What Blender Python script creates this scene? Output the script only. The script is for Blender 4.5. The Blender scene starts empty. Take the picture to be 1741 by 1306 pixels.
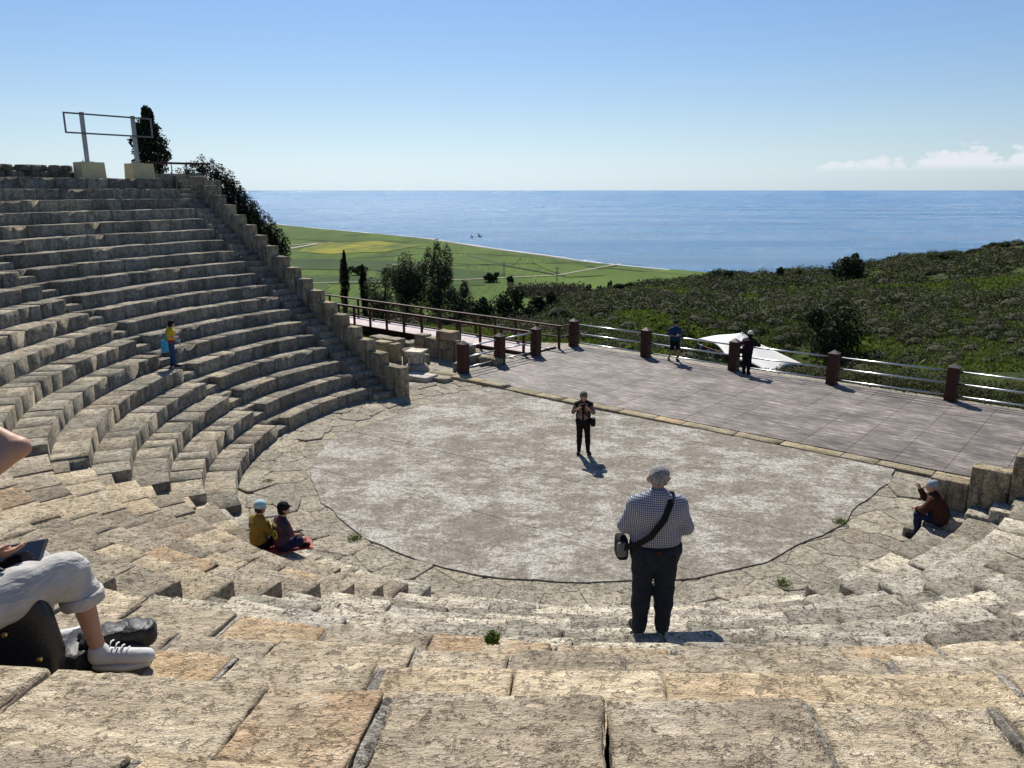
import bpy, math, random
import numpy as np
from mathutils import Vector, Matrix

# ------------------------------------------------------------------ camera, sky, sun, exposure
scn = bpy.context.scene
COL = scn.collection
PITCH, FPX = 0.24264, 1333.7
cam_d = bpy.data.cameras.new('camera'); cam = bpy.data.objects.new('camera', cam_d); COL.objects.link(cam)
cam.location = (0, 0, 7.0); cam.rotation_euler = (math.pi/2 - PITCH, 0, 0)
cam_d.sensor_width = 36.0; cam_d.lens = 36.0*FPX/1741.0
cam_d.clip_start = 0.05; cam_d.clip_end = 200000
scn.camera = cam
SUN_AZ, SUN_EL = math.radians(-10.0), math.radians(44.5)      # azimuth left of the view axis (+Y)
wd = bpy.data.worlds.new('World'); scn.world = wd; wd.use_nodes = True
wt = wd.node_tree; wt.nodes.clear()
wo = wt.nodes.new('ShaderNodeOutputWorld'); wb = wt.nodes.new('ShaderNodeBackground')
sky = wt.nodes.new('ShaderNodeTexSky'); sky.sky_type = 'NISHITA'; sky.sun_disc = False
sky.sun_elevation = SUN_EL; sky.sun_rotation = SUN_AZ
sky.altitude = 60; sky.air_density = 1.0; sky.dust_density = 0.25; sky.ozone_density = 2.0
wb.inputs['Strength'].default_value = 0.061
sun_d = bpy.data.lights.new('sun', 'SUN'); sun = bpy.data.objects.new('sun', sun_d); COL.objects.link(sun)
sun_d.energy = 4.5; sun_d.angle = math.radians(0.53); sun_d.color = (1.0, 0.95, 0.86)
sdir = Vector((math.sin(SUN_AZ)*math.cos(SUN_EL), math.cos(SUN_AZ)*math.cos(SUN_EL), math.sin(SUN_EL)))
sun.rotation_euler = sdir.to_track_quat('Z', 'Y').to_euler(); sun.location = (0, 0, 60)
vs = scn.view_settings; vs.view_transform = 'Standard'; vs.look = 'None'; vs.exposure = 0.52; vs.gamma = 1.0
vs.use_curve_mapping = False
scn.cycles.max_bounces = 6; scn.cycles.diffuse_bounces = 1; scn.cycles.glossy_bounces = 2; scn.cycles.transparent_max_bounces = 4

# small low clouds over the sea horizon (part of the sky)
def wn(t, **k):
    n = wt.nodes.new(t)
    for a, b in k.items(): setattr(n, a, b)
    return n
def wmath(op, a, b=None, c=None):
    n = wn('ShaderNodeMath', operation=op)
    for i, v in enumerate((a, b, c)):
        if v is None: continue
        if isinstance(v, (int, float)): n.inputs[i].default_value = v
        else: wt.links.new(v, n.inputs[i])
    return n.outputs[0]
tc = wn('ShaderNodeTexCoord'); sx = wn('ShaderNodeSeparateXYZ'); wt.links.new(tc.outputs['Generated'], sx.inputs[0])
az = wmath('ARCTAN2', sx.outputs[0], sx.outputs[1]); el = wmath('ARCSINE', sx.outputs[2])
cv = wn('ShaderNodeCombineXYZ'); wt.links.new(wmath('MULTIPLY', az, 62.0), cv.inputs[0]); wt.links.new(wmath('MULTIPLY', el, 100.0), cv.inputs[1])
n1 = wn('ShaderNodeTexNoise'); n1.inputs['Scale'].default_value = 0.55; n1.inputs['Detail'].default_value = 7; n1.inputs['Roughness'].default_value = 0.6
wt.links.new(cv.outputs[0], n1.inputs['Vector'])
cv2 = wn('ShaderNodeCombineXYZ'); wt.links.new(wmath('MULTIPLY', az, 5.0), cv2.inputs[0]); cv2.inputs[1].default_value = 3.7
n2 = wn('ShaderNodeTexNoise'); n2.inputs['Scale'].default_value = 1.3; n2.inputs['Detail'].default_value = 2
wt.links.new(cv2.outputs[0], n2.inputs['Vector'])
# cloud tops swell with azimuth noise; flat base at 1.45 degrees
base = wmath('SMOOTH_MIN', wmath('MULTIPLY', wmath('SUBTRACT', el, 0.022), 160.0), 1.0, 0.1)
topf = wmath('SUBTRACT', 1.0, wmath('MULTIPLY', wmath('SUBTRACT', el, 0.026), 42.0))
dens = wmath('ADD', wmath('MULTIPLY', n1.outputs['Fac'], 1.6), wmath('MULTIPLY', n2.outputs['Fac'], 0.9))
dens = wmath('SUBTRACT', wmath('ADD', dens, wmath('MULTIPLY', topf, 0.55)), 2.0)
azr = wn('ShaderNodeMapRange'); azr.inputs[1].default_value = 0.24; azr.inputs[2].default_value = 0.50; wt.links.new(az, azr.inputs[0])
azr.inputs[3].default_value = -0.25; azr.inputs[4].default_value = 0.48
dens = wmath('ADD', dens, azr.outputs[0])
mask = wn('ShaderNodeMapRange'); mask.inputs[1].default_value = 0.0; mask.inputs[2].default_value = 0.16; wt.links.new(dens, mask.inputs[0])
bm_ = wn('ShaderNodeMapRange'); bm_.inputs[1].default_value = 0.019; bm_.inputs[2].default_value = 0.028; wt.links.new(el, bm_.inputs[0])
cm = wmath('MULTIPLY', wmath('MULTIPLY', mask.outputs[0], bm_.outputs[0]), 0.8)
# faint high streaks
cv3 = wn('ShaderNodeCombineXYZ'); wt.links.new(wmath('MULTIPLY', az, 3.0), cv3.inputs[0]); wt.links.new(wmath('MULTIPLY', el, 42.0), cv3.inputs[1])
n3 = wn('ShaderNodeTexNoise'); n3.inputs['Scale'].default_value = 1.1; n3.inputs['Detail'].default_value = 4; wt.links.new(cv3.outputs[0], n3.inputs['Vector'])
st = wn('ShaderNodeMapRange'); st.inputs[1].default_value = 0.60; st.inputs[2].default_value = 0.80; wt.links.new(n3.outputs['Fac'], st.inputs[0])
lowb = wn('ShaderNodeMapRange'); lowb.inputs[1].default_value = 0.16; lowb.inputs[2].default_value = 0.03; wt.links.new(el, lowb.inputs[0])
cm = wmath('ADD', cm, wmath('MULTIPLY', wmath('MULTIPLY', st.outputs[0], lowb.outputs[0]), 0.22))
mx = wn('ShaderNodeMix', data_type='RGBA'); wt.links.new(cm, mx.inputs[0]); 
hz_ = wmath('MULTIPLY', wmath('POWER', 2.718, wmath('MULTIPLY', wmath('MAXIMUM', el, 0.0), -9.0)), 0.88)       # pale sea haze all round the horizon
hm = wn('ShaderNodeMix', data_type='RGBA'); wt.links.new(hz_, hm.inputs[0]); sk_ = wn('ShaderNodeMix', data_type='RGBA', blend_type='MULTIPLY'); sk_.inputs[0].default_value = 1.0; wt.links.new(sky.outputs[0], sk_.inputs[6]); sk_.inputs[7].default_value = (0.76, 0.95, 1.20, 1)
wt.links.new(sk_.outputs[2], hm.inputs[6]); bwn = wn('ShaderNodeRGBToBW'); wt.links.new(sky.outputs[0], bwn.inputs[0]); hc_ = wn('ShaderNodeVectorMath', operation='SCALE'); hc_.inputs[0].default_value = (0.80, 0.94, 1.04); wt.links.new(bwn.outputs[0], hc_.inputs['Scale']); wt.links.new(hc_.outputs[0], hm.inputs[7])
wt.links.new(hm.outputs[2], mx.inputs[6]); mx.inputs[7].default_value = (9.6, 9.9, 10.4, 1)
wt.links.new(mx.outputs[2], wb.inputs['Color']); wt.links.new(wb.outputs[0], wo.inputs['Surface'])

# ------------------------------------------------------------------ helpers
rng = np.random.default_rng(7); random.seed(7)
def u32(a): return (a.astype(np.int64) & 0xFFFFFFFF).astype(np.uint32)
def hash3(x, y, z, s):
    with np.errstate(over='ignore'):
        h = u32(x)*np.uint32(374761393) + u32(y)*np.uint32(668265263) + u32(z)*np.uint32(2246822519) + np.uint32((s*3266489917) & 0xFFFFFFFF)
        h = (h ^ (h >> np.uint32(13)))*np.uint32(1274126177); h = (h ^ (h >> np.uint32(16)))*np.uint32(2246822519); h = h ^ (h >> np.uint32(15))
    return h.astype(np.float64)/4294967295.0
def vnoise(p, s=0):
    i = np.floor(p).astype(np.int64); f = p - i; f = f*f*(3-2*f)
    r = 0
    for dx in (0, 1):
        for dy in (0, 1):
            for dz in (0, 1):
                w = (f[:, 0] if dx else 1-f[:, 0])*(f[:, 1] if dy else 1-f[:, 1])*(f[:, 2] if dz else 1-f[:, 2])
                r = r + w*hash3(i[:, 0]+dx, i[:, 1]+dy, i[:, 2]+dz, s)
    return r*2-1
def fbm(p, o=3, s=0):
    a, r, t = 1.0, 0.0, 0.0
    for k in range(o): r = r + a*vnoise(p*(2.03**k)+k*17.3, s+k); t += a; a *= 0.5
    return r/t
def newmesh(name, v, f, smooth=False):
    me = bpy.data.meshes.new(name); v = np.asarray(v, float)
    if isinstance(f, np.ndarray):
        n = f.shape[1]; me.vertices.add(len(v)); me.vertices.foreach_set('co', v.ravel())
        me.loops.add(f.size); me.loops.foreach_set('vertex_index', f.ravel().astype(np.int32))
        me.polygons.add(len(f)); me.polygons.foreach_set('loop_start', np.arange(0, f.size, n, dtype=np.int32))
        try: me.polygons.foreach_set('loop_total', np.full(len(f), n, np.int32))
        except Exception: pass
        me.update(calc_edges=True); me.validate()
    else:
        me.from_pydata([tuple(a) for a in v], [], [tuple(int(i) for i in q) for q in f]); me.update()
    if smooth: me.polygons.foreach_set('use_smooth', np.ones(len(me.polygons), bool))
    return me
def put(name, me, mat=None, parent=None, loc=(0, 0, 0)):
    o = bpy.data.objects.new(name, me); COL.objects.link(o); o.location = loc
    if mat is not None and me is not None and len(me.materials) == 0: me.materials.append(mat)
    if parent is not None: o.parent = parent
    return o
def obj(name, v, f, mat, parent=None, smooth=False, centre=True):
    """one mesh object; vertices in world space (parents are Empties whose location is removed)"""
    v = np.asarray(v, float)
    c = np.array([v[:, 0].mean(), v[:, 1].mean(), v[:, 2].min()]) if centre else np.zeros(3)
    me = newmesh(name, v-c, f, smooth)
    pl = wloc(parent)
    return put(name, me, mat, parent, tuple(c-pl))
def wloc(o):
    p = np.zeros(3)
    while o is not None: p = p + np.array(o.location); o = o.parent
    return p
def empty(name, loc):
    o = bpy.data.objects.new(name, None); o.empty_display_size = 0.2; COL.objects.link(o); o.location = tuple(loc); return o
def tag(o, label, cat, group=None):
    o['label'] = label; o['category'] = cat
    if group: o['group'] = group
    return o
def struct(o, label=None):
    o['kind'] = 'structure'
    if label: o['label'] = label
    return o
class MB:
    """collects simple solids into one mesh"""
    def __init__(s): s.v = []; s.f = []
    def add(s, v, f):
        b = len(s.v); s.v += [tuple(a) for a in v]; s.f += [tuple(i+b for i in q) for q in f]; return s
    def box(s, c, d, rz=0.0, M=None, taper=1.0):
        x, y, z = d[0]/2, d[1]/2, d[2]/2; t = taper
        p = np.array([(-x, -y, -z), (x, -y, -z), (x, y, -z), (-x, y, -z), (-x*t, -y*t, z), (x*t, -y*t, z), (x*t, y*t, z), (-x*t, y*t, z)])
        R = np.array([[math.cos(rz), -math.sin(rz), 0], [math.sin(rz), math.cos(rz), 0], [0, 0, 1]]) if M is None else np.asarray(M)
        return s.add(p@R.T+np.asarray(c), [(0, 3, 2, 1), (4, 5, 6, 7), (0, 1, 5, 4), (1, 2, 6, 5), (2, 3, 7, 6), (3, 0, 4, 7)])
    def tube(s, pts, r, n=8, cap=True):
        pts = np.asarray(pts, float); m = len(pts); r = np.broadcast_to(r, (m,)); v = []
        up = np.array([0, 0, 1.0])
        for i in range(m):
            t = pts[min(i+1, m-1)]-pts[max(i-1, 0)]; t = t/np.linalg.norm(t)
            a = np.cross(t, up); 
            if np.linalg.norm(a) < 1e-3: a = np.cross(t, [1, 0, 0])
            a /= np.linalg.norm(a); b = np.cross(a, t)
            for k in range(n):
                q = 2*math.pi*k/n; v.append(pts[i]+r[i]*(math.cos(q)*a+math.sin(q)*b))
        f = [(i*n+k, i*n+(k+1) % n, (i+1)*n+(k+1) % n, (i+1)*n+k) for i in range(m-1) for k in range(n)]
        if cap: f += [tuple(range(n-1, -1, -1)), tuple(range((m-1)*n, m*n))]
        return s.add(v, f)
    def build(s, name, mat, parent=None, smooth=False): return obj(name, s.v, s.f, mat, parent, smooth)

# ------------------------------------------------------------------ materials
def mat_new(name):
    m = bpy.data.materials.new(name); m.use_nodes = True; t = m.node_tree; t.nodes.clear()
    o = t.nodes.new('ShaderNodeOutputMaterial'); b = t.nodes.new('ShaderNodeBsdfPrincipled'); t.links.new(b.outputs[0], o.inputs[0])
    return m, t, b
class NT:
    def __init__(s, t): s.t = t
    def n(s, ty, **k):
        n = s.t.nodes.new(ty)
        for a, b in k.items(): setattr(n, a, b)
        return n
    def set(s, sock, v):
        if hasattr(v, 'node'): s.t.links.new(v, sock)
        else: sock.default_value = v
    def noise(s, vec, scale, detail=3, rough=0.55, dist=0.0):
        n = s.n('ShaderNodeTexNoise'); s.set(n.inputs['Vector'], vec); n.inputs['Scale'].default_value = scale
        n.inputs['Detail'].default_value = detail; n.inputs['Roughness'].default_value = rough; n.inputs['Distortion'].default_value = dist
        return n.outputs['Fac']
    def vor(s, vec, scale, feat='F1'):
        n = s.n('ShaderNodeTexVoronoi', feature=feat); s.set(n.inputs['Vector'], vec); n.inputs['Scale'].default_value = scale
        return n.outputs['Distance']
    def ramp(s, fac, stops):
        n = s.n('ShaderNodeValToRGB'); s.set(n.inputs[0], fac); e = n.color_ramp.elements
        while len(e) < len(stops): e.new(0.5)
        for i, (p, c) in enumerate(stops):
            e[i].position = p; e[i].color = (c, c, c, 1) if isinstance(c, (int, float)) else (*c, 1)
        return n.outputs[0]
    def mix(s, fac, a, b, mode='MIX'):
        n = s.n('ShaderNodeMix', data_type='RGBA', blend_type=mode); s.set(n.inputs[0], fac)
        s.set(n.inputs[6], a if hasattr(a, 'node') else (*a, 1)); s.set(n.inputs[7], b if hasattr(b, 'node') else (*b, 1)); return n.outputs[2]
    def math(s, op, a, b=0.0):
        n = s.n('ShaderNodeMath', operation=op); s.set(n.inputs[0], a); s.set(n.inputs[1], b); return n.outputs[0]
    def vmath(s, op, a, b):
        n = s.n('ShaderNodeVectorMath', operation=op); s.set(n.inputs[0], a); s.set(n.inputs[1], b); return n.outputs[0]
    def mapping(s, vec, scale=(1, 1, 1), rot=(0, 0, 0)):
        n = s.n('ShaderNodeMapping'); s.set(n.inputs[0], vec); n.inputs['Scale'].default_value = scale; n.inputs['Rotation'].default_value = rot; return n.outputs[0]
    def bump(s, h, strength=0.4, dist=0.02, nrm=None):
        n = s.n('ShaderNodeBump'); s.set(n.inputs['Height'], h); n.inputs['Strength'].default_value = strength; n.inputs['Distance'].default_value = dist
        if nrm is not None: s.set(n.inputs['Normal'], nrm)
        return n.outputs[0]
    def pos(s): return s.n('ShaderNodeNewGeometry').outputs['Position']
    def rnd(s): return s.n('ShaderNodeObjectInfo').outputs['Random']
def flat(name, col, rough=0.7, metal=0.0, spec=0.3, vary=0.0, vscale=8.0, bump=0.0, bscale=60.0):
    m, t, b = mat_new(name); N = NT(t); b.inputs['Roughness'].default_value = rough; b.inputs['Metallic'].default_value = metal
    b.inputs['Specular IOR Level'].default_value = spec
    tcn = N.n('ShaderNodeTexCoord').outputs['Object']
    if vary:
        f = N.noise(tcn, vscale, 4); c = N.ramp(f, [(0.3, tuple(x*(1-vary) for x in col)), (0.7, tuple(min(1, x*(1+vary)) for x in col))]); t.links.new(c, b.inputs['Base Color'])
    else: b.inputs['Base Color'].default_value = (*col, 1)
    if bump: t.links.new(N.bump(N.noise(tcn, bscale, 3), bump, 0.01), b.inputs['Normal'])
    return m
def stone(name, c_lo, c_mid, c_hi, pits=0.5, grain=1.0, tint=((0.8, 0.8, 0.8), (1.1, 1.08, 1.02)), ochre=0.0, lichen=0.3, bumpd=0.02, streak=0.6, stain=0.15, cracks=0.25, holes=0.0, speck=1.0):
    m, t, b = mat_new(name); N = NT(t); b.inputs['Roughness'].default_value = 0.92; b.inputs['Specular IOR Level'].default_value = 0.15
    rnd = N.rnd(); off = N.n('ShaderNodeCombineXYZ'); r60 = N.math('MULTIPLY', rnd, 61.0)
    t.links.new(r60, off.inputs[0]); t.links.new(N.math('MULTIPLY', rnd, 37.0), off.inputs[1]); t.links.new(N.math('MULTIPLY', rnd, 13.0), off.inputs[2])
    p = N.vmath('ADD', N.pos(), off.outputs[0])
    big = N.noise(p, 1.5, 4, 0.6); mid = N.noise(p, 7.0, 5, 0.65)
    f = N.math('ADD', N.math('MULTIPLY', big, 0.55), N.math('MULTIPLY', mid, 0.45))
    c = N.ramp(f, [(0.36, c_lo), (0.5, c_mid), (0.64, c_hi)])
    ra = N.math('FRACT', N.math('MULTIPLY', rnd, 7.31)); rb = N.math('FRACT', N.math('MULTIPLY', rnd, 23.7))
    c = N.mix(1.0, c, N.ramp(ra, [(0.0, tint[0]), (0.55, (1, 1, 1)), (1.0, tint[1])]), 'MULTIPLY')
    if ochre:
        om = N.math('MULTIPLY', N.ramp(rb, [(0.84, 0.0), (0.97, 1.0)]), N.ramp(N.noise(p, 2.3, 4, 0.6, 0.8), [(0.35, 0.25), (0.62, 1.0)]))
        c = N.mix(N.math('MULTIPLY', om, ochre), c, (0.50, 0.30, 0.145))
    # bedding streaks, slightly tilted
    sv = N.mapping(p, (2.2, 6.0, 16.0), (0.25, 0.15, 0.5)); sk = N.noise(sv, 2.2, 6, 0.75, 0.8)
    c = N.mix(N.math('MULTIPLY', N.ramp(sk, [(0.30, 1.0), (0.45, 0.0)]), streak), c, tuple(x*0.36 for x in c_lo))
    # run-down stains
    dv = N.noise(N.mapping(p, (3.2, 3.2, 0.35)), 1.6, 5, 0.7); c = N.mix(N.math('MULTIPLY', N.ramp(dv, [(0.50, 0.0), (0.66, 1.0)]), stain), c, (0.085, 0.078, 0.064))
    # pits at two sizes, hairline cracks; the shade inside is put into the colour
    pv = N.noise(p, 46.0*grain, 4, 0.75); pv2 = N.noise(p, 17.0*grain, 4, 0.75)
    pm = N.ramp(N.math('ADD', N.math('MULTIPLY', pv, 0.55), N.math('MULTIPLY', pv2, 0.45)), [(0.39, 1.0), (0.47, 0.0)])
    wv = N.n('ShaderNodeTexNoise'); wv.inputs['Scale'].default_value = 3.0; wv.inputs['Detail'].default_value = 4; t.links.new(p, wv.inputs['Vector'])
    vv = N.n('ShaderNodeTexVoronoi', feature='DISTANCE_TO_EDGE'); vv.inputs['Scale'].default_value = 2.3; t.links.new(N.vmath('ADD', p, N.vmath('MULTIPLY', wv.outputs['Color'], (0.4, 0.4, 0.4))), vv.inputs['Vector'])
    ck = N.math('MULTIPLY', N.ramp(vv.outputs['Distance'], [(0.0, 1.0), (0.011, 0.0)]), N.ramp(N.noise(p, 1.9, 3), [(0.50, 0.0), (0.58, 1.0)]))
    c = N.mix(N.math('MULTIPLY', pm, pits), c, (0.060, 0.050, 0.040)); c = N.mix(N.math('MULTIPLY', ck, cracks), c, (0.05, 0.042, 0.034))
    if holes:
        for sc_, th_, of_, hc in ((5.5, .075, (3.0, 1.0, 2.0), (.05, .04, .03)), (4.3, .10, (8.0, 5.0, 1.0), (.66, .60, .48)), (11.0, .10, (1.0, 9.0, 4.0), (.08, .065, .05))):
            vh = N.n('ShaderNodeTexVoronoi', feature='F1'); vh.inputs['Scale'].default_value = sc_; t.links.new(N.vmath('ADD', N.mapping(N.vmath('ADD', p, N.vmath('MULTIPLY', wv.outputs['Color'], (.12, .12, .12))), (1, 1.6, 1)), of_), vh.inputs['Vector'])
            hm_ = N.math('MULTIPLY', N.ramp(vh.outputs['Distance'], [(th_*.6, 1.0), (th_*1.2, 0.0)]), N.ramp(N.noise(N.vmath('ADD', p, of_), 2.2, 2), [(.5, 0.0), (.54, 1.0)])); c = N.mix(N.math('MULTIPLY', hm_, holes), c, hc)
    # grey and white lichen patches
    lm = N.ramp(N.noise(p, 4.3, 6, 0.76), [(0.52, 0.0), (0.64, 1.0)]); c = N.mix(N.math('MULTIPLY', lm, lichen), c, (0.14, 0.13, 0.115))
    wm = N.ramp(N.noise(N.vmath('ADD', p, (9.1, 3.3, 5.7)), 6.1, 6, 0.76), [(0.57, 0.0), (0.68, 1.0)]); c = N.mix(N.math('MULTIPLY', wm, lichen*0.9), c, (0.68, 0.65, 0.57))
    c = N.mix(1.0, c, N.ramp(N.noise(p, 75.0, 3, 0.7), [(0.30, 1-.38*speck), (0.5, 1.0), (0.70, 1+.32*speck)]), 'MULTIPLY')
    t.links.new(c, b.inputs['Base Color'])
    h = N.math('ADD', N.math('MULTIPLY', pm, -0.9), N.math('ADD', N.math('MULTIPLY', mid, 1.1), N.math('ADD', N.math('MULTIPLY', sk, 1.4), N.math('ADD', N.math('MULTIPLY', N.noise(p, 95.0, 3), 0.3), N.math('MULTIPLY', ck, -2.2*cracks)))))
    t.links.new(N.bump(h, 0.95, bumpd), b.inputs['Normal'])
    return m
M = {}
M['st_warm'] = stone('stone_warm', (0.381, 0.311, 0.217), (0.572, 0.474, 0.334), (0.721, 0.616, 0.457), holes=0.8, pits=0.14, grain=0.7, ochre=0.6, lichen=0.13, speck=0.5, bumpd=0.034, streak=0.34, cracks=0.0, tint=((0.70, 0.70, 0.72), (1.16, 1.1, 1.0)))
M['st_grey'] = stone('stone_grey', (0.364, 0.323, 0.251), (0.586, 0.526, 0.421), (0.728, 0.673, 0.557), pits=0.75, grain=0.7, ochre=0.08, lichen=0.42, bumpd=0.045, tint=((0.55, 0.54, 0.52), (1.3, 1.28, 1.2)))
M['st_mix'] = stone('stone_mixed', (0.297, 0.252, 0.184), (0.459, 0.387, 0.279), (0.585, 0.504, 0.378), pits=0.6, grain=0.8, ochre=0.6, lichen=0.4, bumpd=0.028, tint=((0.60, 0.60, 0.61), (1.22, 1.16, 1.04)))
M['st_left'] = stone('stone_weathered', (0.251, 0.224, 0.17), (0.43, 0.38, 0.291), (0.572, 0.514, 0.407), pits=0.6, grain=0.7, ochre=0.15, lichen=0.6, bumpd=0.035, stain=0.6, tint=((0.62, 0.62, 0.62), (1.2, 1.14, 1.04)))
M['st_pave'] = stone('stone_paving', (0.279, 0.244, 0.182), (0.418, 0.372, 0.286), (0.511, 0.464, 0.372), pits=0.6, grain=0.6, ochre=0.12, lichen=0.45, bumpd=0.03)
M['st_wall'] = stone('stone_wing_wall', (0.187, 0.152, 0.1), (0.421, 0.346, 0.222), (0.538, 0.451, 0.299), pits=0.3, grain=0.6, ochre=0.2, lichen=0.75, bumpd=0.02, stain=0.85)
M['st_kerb'] = stone('stone_kerb', (0.297, 0.243, 0.153), (0.414, 0.347, 0.225), (0.504, 0.432, 0.306), pits=0.35, grain=0.7, ochre=0.4, lichen=0.15, bumpd=0.012)
M['grout'] = stone('grey_grout', (0.20, 0.185, 0.16), (0.38, 0.35, 0.30), (0.54, 0.50, 0.43), pits=0.9, grain=1.0, lichen=0.3, bumpd=0.03)
M['mortar'] = stone('mortar', (0.13, 0.12, 0.10), (0.24, 0.215, 0.175), (0.34, 0.31, 0.255), pits=0.7, grain=1.0, lichen=0.3, bumpd=0.02)

# ------------------------------------------------------------------ theatre frame of reference
C = np.array([1.951, 20.461]); A1 = 2.446
DR = np.array([math.cos(A1), math.sin(A1)]); NN = np.array([-DR[1], DR[0]]); H = 0.391
def SO(s, off, z=0.0): q = C+s*DR+off*NN; return np.array([q[0], q[1], z])
TH = [-222, -180, -150, -112, -95, -70, -38]; R1S = [8.845, 8.86, 9.05, 8.82, 8.82, 8.70, 8.50]; TS = [.696, .694, .685, .763, .755, .758, .735]
def Rk(k, th):
    r = np.interp(th, TH, R1S)+(k-1)*np.interp(th, TH, TS)
    w = np.clip((np.asarray(th)+128)/16, 0, 1)*np.clip((-62-np.asarray(th))/10, 0, 1)
    return r + w*(0.16 if k >= 14 else 0.0) + (np.interp(th, [-110, -104, -98, -94, -80, -70], [0, .12, 0, -.06, -.06, 0]) if k in (11, 12, 13) else 0.0)
def polar(r, th, z): a = np.radians(th); return np.stack([C[0]+r*np.cos(a), C[1]+r*np.sin(a), np.broadcast_to(z, np.shape(r))], -1)
def camproj(p):
    q = np.atleast_2d(p)-np.array([0, 0, 7.0]); cp, sp = math.cos(PITCH), math.sin(PITCH)
    d = q[:, 1]*cp-q[:, 2]*sp; u = q[:, 1]*sp+q[:, 2]*cp; return q[:, 0]/d*FPX+870.5, 653-u/d*FPX, d
def inview(p, m=170):
    x, y, d = camproj(p); return np.any((d > 0.2) & (x > -m) & (x < 1741+m) & (y > -m) & (y < 1306+m))
# box-surface template: top, front (y=0) and both ends
_tc = {}
def template(nx, ny, nz):
    key = (nx, ny, nz)
    if key in _tc: return _tc[key]
    ii, jj, kk = np.meshgrid(np.arange(nx), np.arange(ny), np.arange(nz), indexing='ij')
    keep = (jj == 0) | (kk == nz-1) | (ii == 0) | (ii == nx-1)
    idm = -np.ones((nx, ny, nz), int); idm[keep] = np.arange(keep.sum()); co = np.stack([ii[keep], jj[keep], kk[keep]], 1)
    F = []
    def quad(a, b, c, d): F.append(np.stack([a.ravel(), b.ravel(), c.ravel(), d.ravel()], 1))
    g = idm[:, :, nz-1]; quad(g[:-1, :-1], g[1:, :-1], g[1:, 1:], g[:-1, 1:])
    g = idm[:, 0, :]; quad(g[:-1, :-1], g[1:, :-1], g[1:, 1:], g[:-1, 1:])
    g = idm[0]; quad(g[:-1, :-1], g[:-1, 1:], g[1:, 1:], g[1:, :-1])
    g = idm[nx-1]; quad(g[:-1, :-1], g[1:, :-1], g[1:, 1:], g[:-1, 1:])
    _tc[key] = (co, np.concatenate(F)); return _tc[key]
def grid1(L, r, step):
    n = max(0, int(round((L-2*r)/step))-1)
    return np.concatenate([[0, r], np.linspace(r, L-r, n+2)[1:-1], [L-r, L]])
def block_local(L, D, Hh, r, step, seed, amp=0.010, worn=1.0, origin=(0, 0, 0)):
    """rounded, worn stone block; x 0..L, y 0..D (0 = front), z 0..Hh; returns verts, quads (right-handed, outward)"""
    gx, gy, gz = grid1(L, r, step), grid1(D, r, step), grid1(Hh, r, step)
    co, F = template(len(gx), len(gy), len(gz))
    P = np.stack([gx[co[:, 0]], gy[co[:, 1]], gz[co[:, 2]]], 1); e = np.array([L, D, Hh])
    lo, hi = np.array([r, r, -9.0]), np.array([L-r, 9.0, Hh-r])
    q = np.minimum(np.maximum(P, lo), hi); d = P-q; n = np.linalg.norm(d, axis=1); ed = (np.abs(d) > 1e-6).sum(1)
    nz = np.maximum(n, 1e-9)[:, None]; P2 = np.where((ed > 1)[:, None], q+d/nz*r, P); nrm = np.where(n[:, None] > 1e-6, d/nz, np.array([0, 0, 1.0]))
    w = P+np.asarray(origin)
    disp = fbm(w*2.6, 2, seed)*amp*1.6+fbm(w*11.0, 2, seed+5)*amp*0.7
    if step < 0.06: disp += fbm(w*np.array([26., 26, 40]), 2, seed+9)*amp*0.7-np.clip(np.abs(fbm(w*np.array([5., 9, 12]), 2, seed+13))*-6+1, 0, 1)*amp*1.0
    chip = np.clip(fbm(w*4.5, 2, seed+3)-0.12, 0, 1)*np.where(ed > 1, 1.0, 0.2)*0.085*worn
    P2 = P2+nrm*(disp-chip*np.where(ed > 0, 1, 0))[:, None]
    return P2, F
def make_block(parent, k, th0, th1, y0, y1, z0, z1, mat, seed, name='seat_block', worn=1.0):
    """a seat block of row k between two angles (degrees)"""
    thm = (th0+th1)/2; R = float(Rk(k, thm)); L = math.radians(th1-th0)*(R+y0)
    mid = polar(np.array([R+y0+0.2]), thm, z1)[0]
    if not inview(polar(np.array([R+y0, R+y1, R+y0, R+y1, R+y0]), np.array([th0, th0, th1, th1, thm]), z1)): return None
    dist = np.linalg.norm(mid-np.array([0, 0, 7.0]))
    step = 0.022 if dist < 3.6 else 0.045 if dist < 6 else 0.08 if dist < 10 else 0.16 if dist < 16 else 0.5
    rs = np.random.default_rng(seed)
    r = min(rs.uniform(0.010, 0.024)*worn, L*.3); gap = rs.uniform(0.002, 0.009)
    v, F = block_local(max(0.05, L-gap), y1-y0, z1-z0, r, step, seed % 997, amp=0.0065*worn, worn=worn, origin=(seed % 91*3.1, k*2.7, 0))
    dz = (rs.uniform(-0.012, 0.008) if worn < 1.6 else rs.uniform(-0.028, 0.012))*worn; dy = rs.uniform(-0.012, 0.02)*worn; tz = rs.uniform(-0.012, 0.012)*worn; ty = rs.uniform(-0.012, 0.006)*worn
    v[:, 2] += (dz+tz*(v[:, 0]/L-0.5)*2+ty*(v[:, 1]/(y1-y0)-.5))*np.clip(v[:, 2]/(z1-z0), 0, 1)
    th = th0+(v[:, 0]+gap/2)/(R+y0)*180/math.pi
    rr = Rk(k, th)+y0+dy+v[:, 1]
    w = polar(rr, th, 0); w[:, 2] = z0+v[:, 2]
    return obj(name, w, F[:, ::-1].copy(), mat, parent, smooth=step < 0.1)

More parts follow.
